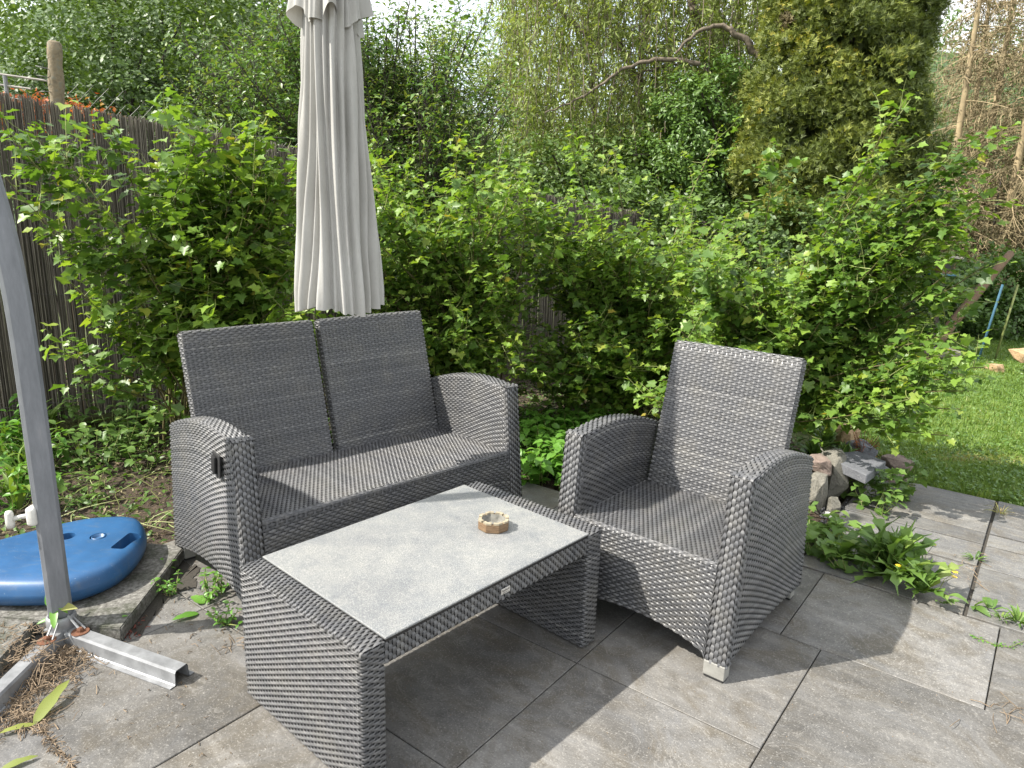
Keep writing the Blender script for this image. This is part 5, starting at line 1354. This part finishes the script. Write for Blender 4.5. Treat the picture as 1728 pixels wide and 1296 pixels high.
# lush bright patch between sofa and armchair
r = np.random.RandomState(12)
cs_ = [(905, 812), (935, 818), (965, 812), (995, 806), (925, 790), (960, 792), (1000, 788), (1030, 790), (900, 766), (940, 765), (985, 765), (1025, 766), (920, 745), (975, 742), (1020, 744), (1040, 770), (1075, 745), (1060, 800), (890, 735)]
stemplant('ground_elder', 'lush bright green ground elder filling the gap between the two-seater and armchair', 'ground cover', G0(960, 780), 330, .19, .082, 'elder', r, ovate(.26, .25), .10, .042, .48, centers=[G0(*c_) for c_ in cs_])['kind'] = 'stuff'
# mint-like plants left of the sofa
for k, (px, py, h, n_, lb) in enumerate([(215, 775, .34, 13, 'tall mint-like plant with paired leaves at the left arm of the two-seater'), (160, 790, .26, 12, 'mint-like plant with paired leaves, middle of the row left of the sofa'), (262, 800, .24, 9, 'low mint-like plant right against the left sofa arm'), (120, 770, .22, 11, 'mint-like plant right beside the umbrella pole'), (185, 745, .30, 12, 'mint-like plant at the foot of the reed fence'), (255, 740, .34, 10, 'leafy stems at the foot of the left currant bush'), (150, 838, .12, 8, 'small paired-leaf seedling cluster behind the blue weight')]):
    stemplant('mint_plant', lb, 'plant', G0(px, py), n_, h, .062, 'weed', r, ovate(.30, .2), .11, .045, .42, None, 40)
for k, (px, py, h, lb) in enumerate([(20, 850, .22, 'lush weeds at the left picture edge beyond the umbrella pole'), (45, 800, .24, 'weed clump just left of the umbrella pole'), (5, 780, .3, 'tall weed clump at the left picture edge under the reed fence'), (70, 740, .2, 'weed clump at the mossy kerb behind the pole')]):
    stemplant('weed_clump', lb, 'weed', G0(px, py), 14, h, .075, 'elder', r, ovate(.2, .3), .14, .04, .35)
    c = G0(px + 12, py + 10); rosette('grass_tuft', ('long-bladed grass tuft ' + ('at the left edge beside the blue weight', 'left of the pole above the blue weight', 'under the fence at the far left edge', 'behind the pole near the mossy kerb')[k]), 'grass tuft', c, 26, .24, 0, 'grass', r, .7, (.4, 1.4), .4, w=.045)
for k, (px, py, h, n_, lb) in enumerate([(1385, 935, .11, 12, 'heart-leaved weed at the rear foot of the armchair'), (1372, 900, .13, 11, 'weed clump between the armchair and the small granite block'), (1400, 912, .09, 9, 'low weed beside the dark gravel'), (1476, 862, .15, 11, 'climbing weed in front of the slate slab'), (1498, 842, .20, 12, 'climbing weed at the corner of the slate paving'), (1435, 838, .10, 9, 'small weed growing from between the granite blocks'), (1440, 960, .12, 10, 'leafy weed left of the toothed rosette')]):
    stemplant('weed_clump', lb, 'weed', G0(px, py, -.01), n_, h, .062, 'weed', r, ovate(.30, .25) if k % 2 else CUR[1], .09, .035, .5, None, 30)
for k, (px, py, Y, lb) in enumerate([(1395, 745, 4.5, 'grassy green tuft in the stone bed behind the armchair'), (1375, 765, 4.1, 'leafy tuft just behind the right arm of the armchair'), (1425, 775, 4.0, 'spiky-leaved tuft beside the sandstone block'), (1350, 725, 4.9, 'grass tuft next to the thin flat stone')]):
    c = at(px, py, Y); c[2] = max(-.03, c[2] - .06)
    rosette('leafy_tuft', lb, 'weed', c, 40, .16, .25, 'weed', r, .5, (.1, 1.3), .55, w=.10)
# dry orange plant
c = at_z(1440, 768, -.02); st = MB(); P = []
for k in range(46):
    a = rs.uniform(0, 2 * PI); e = np.array([math.cos(a) * .08, math.sin(a) * .06, rs.uniform(.06, .2)]); st.tube([(0, 0, 0), e * .5 + [0, 0, .02], e], .0018, 3, False); P.append(e)
dp = link('dry_plant', st.mesh('dry_plant', M['rust']), None, (c[0], c[1] - .12, -.03)); tag(dp, 'rusty orange dried plant in front of the sandstone block', 'dried plant')
n = 320; P = np.array(P)[rs.randint(0, 46, n)] * rs.uniform(.5, 1, (n, 1)) + rs.normal(0, .008, (n, 3))
foliage(dp, P + np.array(dp.location), rnd_dirs(n), rnd_dirs(n), rs.uniform(.008, .018, n), [DI], M['orange'], rs.uniform(.2, .9, n), 0)
# orange-leaved shrub behind the fence
r = np.random.RandomState(14)
n = 2600; lob = [at(30, 195, 5.6), at(75, 190, 5.6), at(128, 200, 5.6), at(5, 185, 5.6)]; b = np.array([lob[1][0], lob[1][1], 0]); sh_ = empty('orange_shrub', b); tag(sh_, 'orange-leaved shrub just showing over the reed fence', 'shrub')
st = MB()
for l_ in lob: st.tube([np.array([0, 0, 0.]), (l_ - b) * [.5, .5, .6], l_ - b], [.012, .008, .004], 5, False)
link('stems', st.mesh('stems', M['bark']), sh_)
P = np.array(lob)[r.randint(0, 4, n)] + r.normal(0, 1, (n, 3)) * [.13, .10, .06]; foliage(sh_, P, unit(r.normal(size=(n, 3)) + [0, 0, .6]), unit(r.normal(size=(n, 3))), .035 * r.uniform(.6, 1.4, n), [O4], M['orange'], r.uniform(0, 1, n), 0)

# plain ground cover and leaf litter over the beds
r = np.random.RandomState(15); n = 26000
x = r.uniform(-3.6, 2.2, n); y = r.uniform(2.6, 6.2, n); vv = x * GV[0] + y * GV[1]; uu = x * GU[0] + y * GU[1]
dens = .5 + .5 * np.sin(x * 3.7 + 1.2 * np.sin(y * 4.1)) * np.cos(y * 3.3 + x * 1.1)
ok = ((vv > 3.02) | (uu < -2.68)) & (r.rand(n) < .25 + .75 * dens) & ~((x > -2.1) & (x < -1.25) & (y < 2.75)) & ~((uu > -.78) & (vv < 4.46))
x, y, dens = x[ok], y[ok], dens[ok]; n = len(x); z = hgt(x, y) + .01 + .05 * r.rand(n) * dens
o = foliage(None, np.stack([x, y, z], -1), unit(r.normal(size=(n, 3)) * .4 + [0, 0, 1]), unit(r.normal(size=(n, 3)) * [1, 1, .25]), .034 * r.uniform(.5, 1.5, n), [O4, O4], M['weed'], np.clip(r.normal(.4, .2, n), 0, .95), 0, name='ground_cover')
tag(o, 'low mixed ground cover of small weeds on the dark garden soil', 'ground cover', kind='stuff')
n = 9000; x = r.uniform(-3.4, 2.0, n); y = r.uniform(2.6, 5.6, n); vv = x * GV[0] + y * GV[1]; uu = x * GU[0] + y * GU[1]
ok = ((vv > 2.98) | (uu < -2.66)) & ~((uu > -.78) & (vv < 4.46)) & ~((x > -2.1) & (x < -1.25) & (y < 2.75)); x, y = x[ok], y[ok]; n = len(x)
o = foliage(None, np.stack([x, y, hgt(x, y) + .008], -1), unit(r.normal(size=(n, 3)) * .5 + [0, 0, 1]), unit(r.normal(size=(n, 3)) * [1, 1, .2]), .03 * r.uniform(.4, 1.4, n), [O4N, DI], M['brown'], r.uniform(0, .9, n), 0, name='leaf_litter')
tag(o, 'brown dry leaf litter scattered on the garden soil', 'leaf litter', kind='stuff')
# straggling creeping stems over the soil
mb = MB(); P, T = [], []
for k in range(34):
    p0 = at_z(r.uniform(90, 300), r.uniform(790, 900), -.02); a = r.uniform(0, 2 * PI); q = np.linspace(0, 1, 10); ln = r.uniform(.15, .5)
    pl = p0 + np.stack([q * ln * math.cos(a) + .02 * np.sin(q * 7 + k), q * ln * math.sin(a) + .02 * np.cos(q * 6), .02 + .05 * np.sin(q * PI)], -1); mb.tube(pl, .0018, 3, False)
o = tag(link('creeping_stems', mb.mesh('creeping_stems', M['green_cane'])), 'pale creeping stems straggling over the soil behind the blue weight', 'stems', kind='stuff')

# ------------------------------------------------------------------ weeds and litter on the patio
r = np.random.RandomState(19)
c = at_z(98, 1072, .0); wp = empty('pole_weed', (c[0], c[1] - .02, 0)); tag(wp, 'lanky yellow-green weed growing at the foot of the umbrella pole', 'weed')
mb = MB(); top_ = at(92, 1010, c[1] - .02) - np.array(wp.location); mb.tube([(0, 0, 0), top_ * [.3, 1, .5], top_, top_ + [.01, 0, .05]], [.0035, .003, .0025, .001], 5, False); link('stem', mb.mesh('stem', M['green_cane'], True), wp)
tips = [(62, 1040), (75, 998), (92, 1005), (118, 1020), (100, 1062), (104, 1015)]; tp = [lance(0, .12, .10, 1), lance(0, .18, .11, 2)]
Pm = []; 
for k, (x_, y_) in enumerate(tips):
    s = np.array(wp.location) + top_ * (.55 + .08 * k); e = at(x_, y_, c[1] - .02 + r.uniform(-.04, .03)); d = e - s; L_ = np.linalg.norm(d)
    me_v, me_t = tp[k % 2]; S_, T_, N_ = basis(np.array([[-.1 + .25 * (k % 3), -.5, .75]]), d[None]); V = (L_ * 1.05) * (me_v[:, :1] * 1.25 * S_ + me_v[:, 1:2] * T_ + me_v[:, 2:] * N_) + s - np.array(wp.location)
    link('leaf', mesh('leaf', V, [me_t], M['elder' if k != 3 else 'dead_leaf'], tint=np.full(len(V), .35 + .1 * k)), wp)
for k, (px, py, n_, h, lb) in enumerate([(290, 1003, 7, .07, 'small sprout in the dark joint left of the sofa foot'), (385, 1052, 8, .06, 'small green sprout beside the rear corner of the table'), (214, 1058, 4, .06, 'thin seedling at the edge of the mossy slab'), (352, 1012, 8, .09, 'leggy seedling in the paving gap under the left sofa arm'), (372, 1000, 6, .07, 'sprout right under the left sofa arm'), (285, 975, 5, .05, 'tiny weed near the rear sofa foot')]):
    stemplant('seedling', lb, 'weed', G0(px, py, 0), n_, h, .026, 'elder', r, ovate(.22, .2), .02, .014, .45)
for k, (px, py, n_, ln, lb) in enumerate([(1645, 945, 22, .045, 'wiry weed in the paving joint crossing'), (1718, 1052, 40, .06, 'green creeping weed at the right picture edge'), (1690, 1045, 18, .04, 'brownish low weed in the joint near the right edge'), (1688, 868, 24, .07, 'dry straw-coloured tuft in the far joint of the slate paving')]):
    rosette('joint_weed', lb, 'weed', G0(px, py, 0), n_, ln, .2, 'dead_leaf' if k in (3,) else 'weed', r, .4, (.05, .6), .6 if k != 3 else .8, False, .09 if k != 3 else .02)
for k, (px, py) in enumerate([(1640, 1022), (1672, 1030), (1590, 1018)]):
    rosette('joint_weed', ('two-leaved seedling in the joint right of the toothed rosette', 'spreading seedling left of the right-edge creeper', 'small seedling just under the toothed rosette')[k], 'weed', G0(px, py, 0), 5, .065, 0, 'weed', r, .4, (.1, .6), .5, False, .18)
# creeping runner with tiny leaves
mb = MB(); pl = np.array([at_z(x_, y_, .004) for x_, y_ in ((1728, 1082), (1705, 1092), (1680, 1088), (1660, 1080), (1645, 1075))]); mb.tube(pl - pl[0], .0015, 3, False)
rn = link('runner', mb.mesh('runner', M['green_cane']), None, pl[0]); tag(rn, 'thin leafy runner creeping over the tile at the right edge', 'weed')
n = 60; q = r.rand(n); P = np.stack([np.interp(q, np.linspace(0, 1, 5), pl[:, c_]) for c_ in range(3)], -1) + r.normal(0, .006, (n, 3)) * [1, 1, .3]; foliage(rn, P, unit(r.normal(size=(n, 3)) * .3 + [0, 0, 1]), unit(r.normal(size=(n, 3)) * [1, 1, .2]), r.uniform(.008, .016, n), [O4], M['elder'], r.uniform(.3, .8, n), 0)
# yellow flowers on thin stalks
for k, (px, py) in enumerate([(1527, 900), (1533, 911), (1575, 920), (1516, 955), (1528, 962), (1612, 966), (1610, 974)]):
    Yf = (2.75, 2.75, 2.72, 2.6, 2.6, 2.55, 2.55)[k]; hd = at(px, py, Yf); ft_ = np.array([hd[0] - .02 * (k % 3 - 1), Yf + .02, 0]) if k < 5 else np.array([hd[0] - .04, Yf + .02, 0])
    fl = empty('yellow_flower', ft_); tag(fl, ('tiny yellow flower highest above the large toothed rosette', 'tiny yellow flower just under the highest one', 'tiny yellow flower leaning over the slate paving right of the rosette', 'tiny yellow flower low among the rosette leaves, left of its pair', 'tiny yellow flower low among the rosette leaves, right of its pair', 'tiny yellow flower by the dark paving joint, upper of two', 'tiny yellow flower by the dark paving joint, lower of two')[k], 'flower', 'tiny yellow flowers right of the armchair')
    mb = MB(); e = hd - ft_; mb.tube([(0, 0, 0), e * [.3, .3, .6], e], .0012, 3, False); link('stalk', mb.mesh('stalk', M['green_cane']), fl)
    mb = MB(); nn = 9
    for q in range(nn):
        a = q / nn * 2 * PI; mb.add([e + [0, 0, 0], e + [.010 * math.cos(a - .25), .010 * math.sin(a - .25), .003], e + [.0125 * math.cos(a), .0125 * math.sin(a), .002], e + [.010 * math.cos(a + .25), .010 * math.sin(a + .25), .003]], [[0, 1, 2, 3]])
    link('petals', mb.mesh('petals', M['yellow']), fl)
# fallen leaves on the patio
def fallen(px0, py0, px1, py1, w, mat, label, tint=.4, arc=.25):
    a = at_z(px0, py0, .004); b_ = at_z(px1, py1, .012); d = b_ - a; L_ = np.linalg.norm(d); tv, tt = lance(0, arc, w, 3, 10)
    S_, T_, N_ = basis(np.array([[.1, -.1, 1.]]), d[None]); V = L_ * (tv[:, :1] * S_ + tv[:, 1:2] * T_ + tv[:, 2:] * .6 * N_)
    tag(link('fallen_leaf', mesh('fallen_leaf', V, [tt], M[mat], tint=np.full(len(V), tint)), None, a), label, 'leaf')
fallen(58, 1222, 118, 1155, .105, 'dead_leaf', 'long wilted yellow-green leaf lying on the tile near the stand leg', .15)
fallen(58, 1222, -5, 1238, .10, 'dead_leaf', 'wilted leaf lying flat at the left picture edge', .35)
fallen(0, 1300, 64, 1273, .12, 'dead_leaf', 'pale wilted leaf at the bottom left corner', .1)
fallen(335, 1035, 290, 1046, .16, 'elder', 'bright green fallen leaf in the gap left of the table', .5)
fallen(345, 1018, 322, 1008, .3, 'elder', 'small round yellow-green leaf beside the seedlings', .8)
fallen(292, 940, 306, 936, .3, 'orange', 'curled red dry leaf by the rear sofa foot', .1)
fallen(1404, 876, 1396, 864, .42, 'white_plastic', 'white petal-like scrap lying in the weeds beside the gravel', .1)
# straw heap along the stand leg
mb = MB()
def straws(n, cx_, cy_, sx, sy, ln, rad=.0011, z=.002, zz_=.03):
    for k in range(n):
        p = at_z(r.normal(cx_, sx), r.normal(cy_, sy), 0); a = r.uniform(0, 2 * PI); l_ = ln * r.uniform(.3, 1.4); u_ = np.array([math.cos(a), math.sin(a), r.normal(0, .15)])
        h_ = z + abs(r.normal(0, zz_)); q = [p + [0, 0, h_], p + u_ * l_ * .5 + [r.normal(0, .005), r.normal(0, .005), h_ + .004], p + u_ * l_ + [0, 0, h_ * .5]]
        q = [np.array([v[0], v[1], max(.0015, v[2])]) for v in q]; mb.tube(q, rad * r.uniform(.6, 1.5), 3, False)
straws(400, 95, 1120, 32, 20, .035, zz_=.012); straws(260, 45, 1155, 28, 20, .035, zz_=.008); straws(240, 150, 1095, 30, 12, .022, zz_=.004); straws(160, 20, 1195, 25, 25, .03, zz_=.003); straws(120, 45, 1215, 25, 12, .04, zz_=.004); straws(60, 70, 1120, 14, 20, .09, zz_=.03)
for k in range(130):
    q = r.rand(); straws(1, 27 + 95 * q, 1186 + 110 * q, 2.5, 3, .02, zz_=.001)
straws(50, 330, 1050, 60, 25, .02, zz_=.001); straws(14, 400, 1090, 10, 8, .05, zz_=.002); straws(16, 1695, 1200, 30, 10, .07, zz_=.003); straws(20, 1640, 960, 20, 25, .05, zz_=.004)
straws(40, 260, 1190, 150, 60, .012, zz_=.0005)
tag(link('straw_litter', mb.mesh('straw_litter', M['straw'])), 'dry straw and plant debris heaped against the steel stand leg', 'straw', kind='stuff')
mb = MB(); straws(110, 208, 1066, 12, 6, .012, .0016, zz_=.004); straws(26, 215, 1052, 20, 5, .01, .0016, zz_=.002)
tag(link('red_litter', mb.mesh('red_litter', M['rose_debris'])), 'dark red crumbs of litter behind the steel stand leg', 'litter', kind='stuff')
mb = MB()
for k in range(150):
    p = at_z(r.uniform(0, 85), r.uniform(1055, 1120), .052); a = r.uniform(0, PI); l_ = r.uniform(.01, .03); mb.tube([p, p + [l_ * math.cos(a), l_ * math.sin(a), .003]], .0012, 3, False)
tag(link('slab_litter', mb.mesh('slab_litter', M['straw'])), 'dry crumbs lying on the weathered slab at the left edge', 'litter', kind='stuff')
# loose grit and soil spots on tiles
mb = MB()
for k in range(900):
    if k < 380: p = at_z(r.normal(300, 45), r.normal(985, 32), 0)
    else: p = at_z(r.uniform(0, 1728), r.uniform(930, 1296), 0)
    s = r.uniform(.0006, .0022); mb.add(np.array([[1, 0, 0], [-1, 0, 0], [0, 1, 0], [0, -1, 0], [0, 0, 1]]) * s + [p[0], p[1], .001], (), [[0, 2, 4], [2, 1, 4], [1, 3, 4], [3, 0, 4]])
tag(link('grit', mb.mesh('grit', M['straw'])), 'fine grit and crumbs scattered over the patio tiles', 'grit', kind='stuff')
# soil washed over the tiles beside the mossy slab
r = np.random.RandomState(23)
def dirt(name, outline, mat, label, z=.0025, amp=6):
    p = np.array(outline, float); n = len(p); q = np.linspace(0, n, 120, endpoint=False); f = q % 1; i0 = q.astype(int) % n; i1 = (i0 + 1) % n
    w = p[i0] * (1 - f[:, None]) + p[i1] * f[:, None]; w += r.normal(0, amp * .35, w.shape) + amp * np.stack([np.sin(q * 5.1), np.cos(q * 6.3)], -1) * .5
    P = np.array([at_z(x, y, z) for x, y in w]); c = P.mean(0); V = np.vstack([[0, 0, .002], P - c]); k = np.arange(120)
    return tag(link(name, mesh(name, V, [np.stack([0 * k, k + 1, (k + 1) % 120 + 1], -1)], M[mat]), None, (c[0], c[1], z)), label, 'soil', kind='stuff')
dirt('soil_patch', [(212, 1058), (236, 1012), (268, 965), (300, 945), (335, 955), (330, 985), (285, 1010), (255, 1045), (232, 1068)], 'grout', 'dark soil washed into the gap between mossy slab and sofa')
dirt('soil_patch', [(20, 1155), (60, 1125), (115, 1100), (165, 1092), (140, 1112), (95, 1145), (50, 1172), (22, 1180)], 'grout', 'thin dark soil under the straw beside the stand leg')
tri_n = sum(len(o.data.polygons) for o in bpy.data.objects if o.type == 'MESH'); print('faces', tri_n)
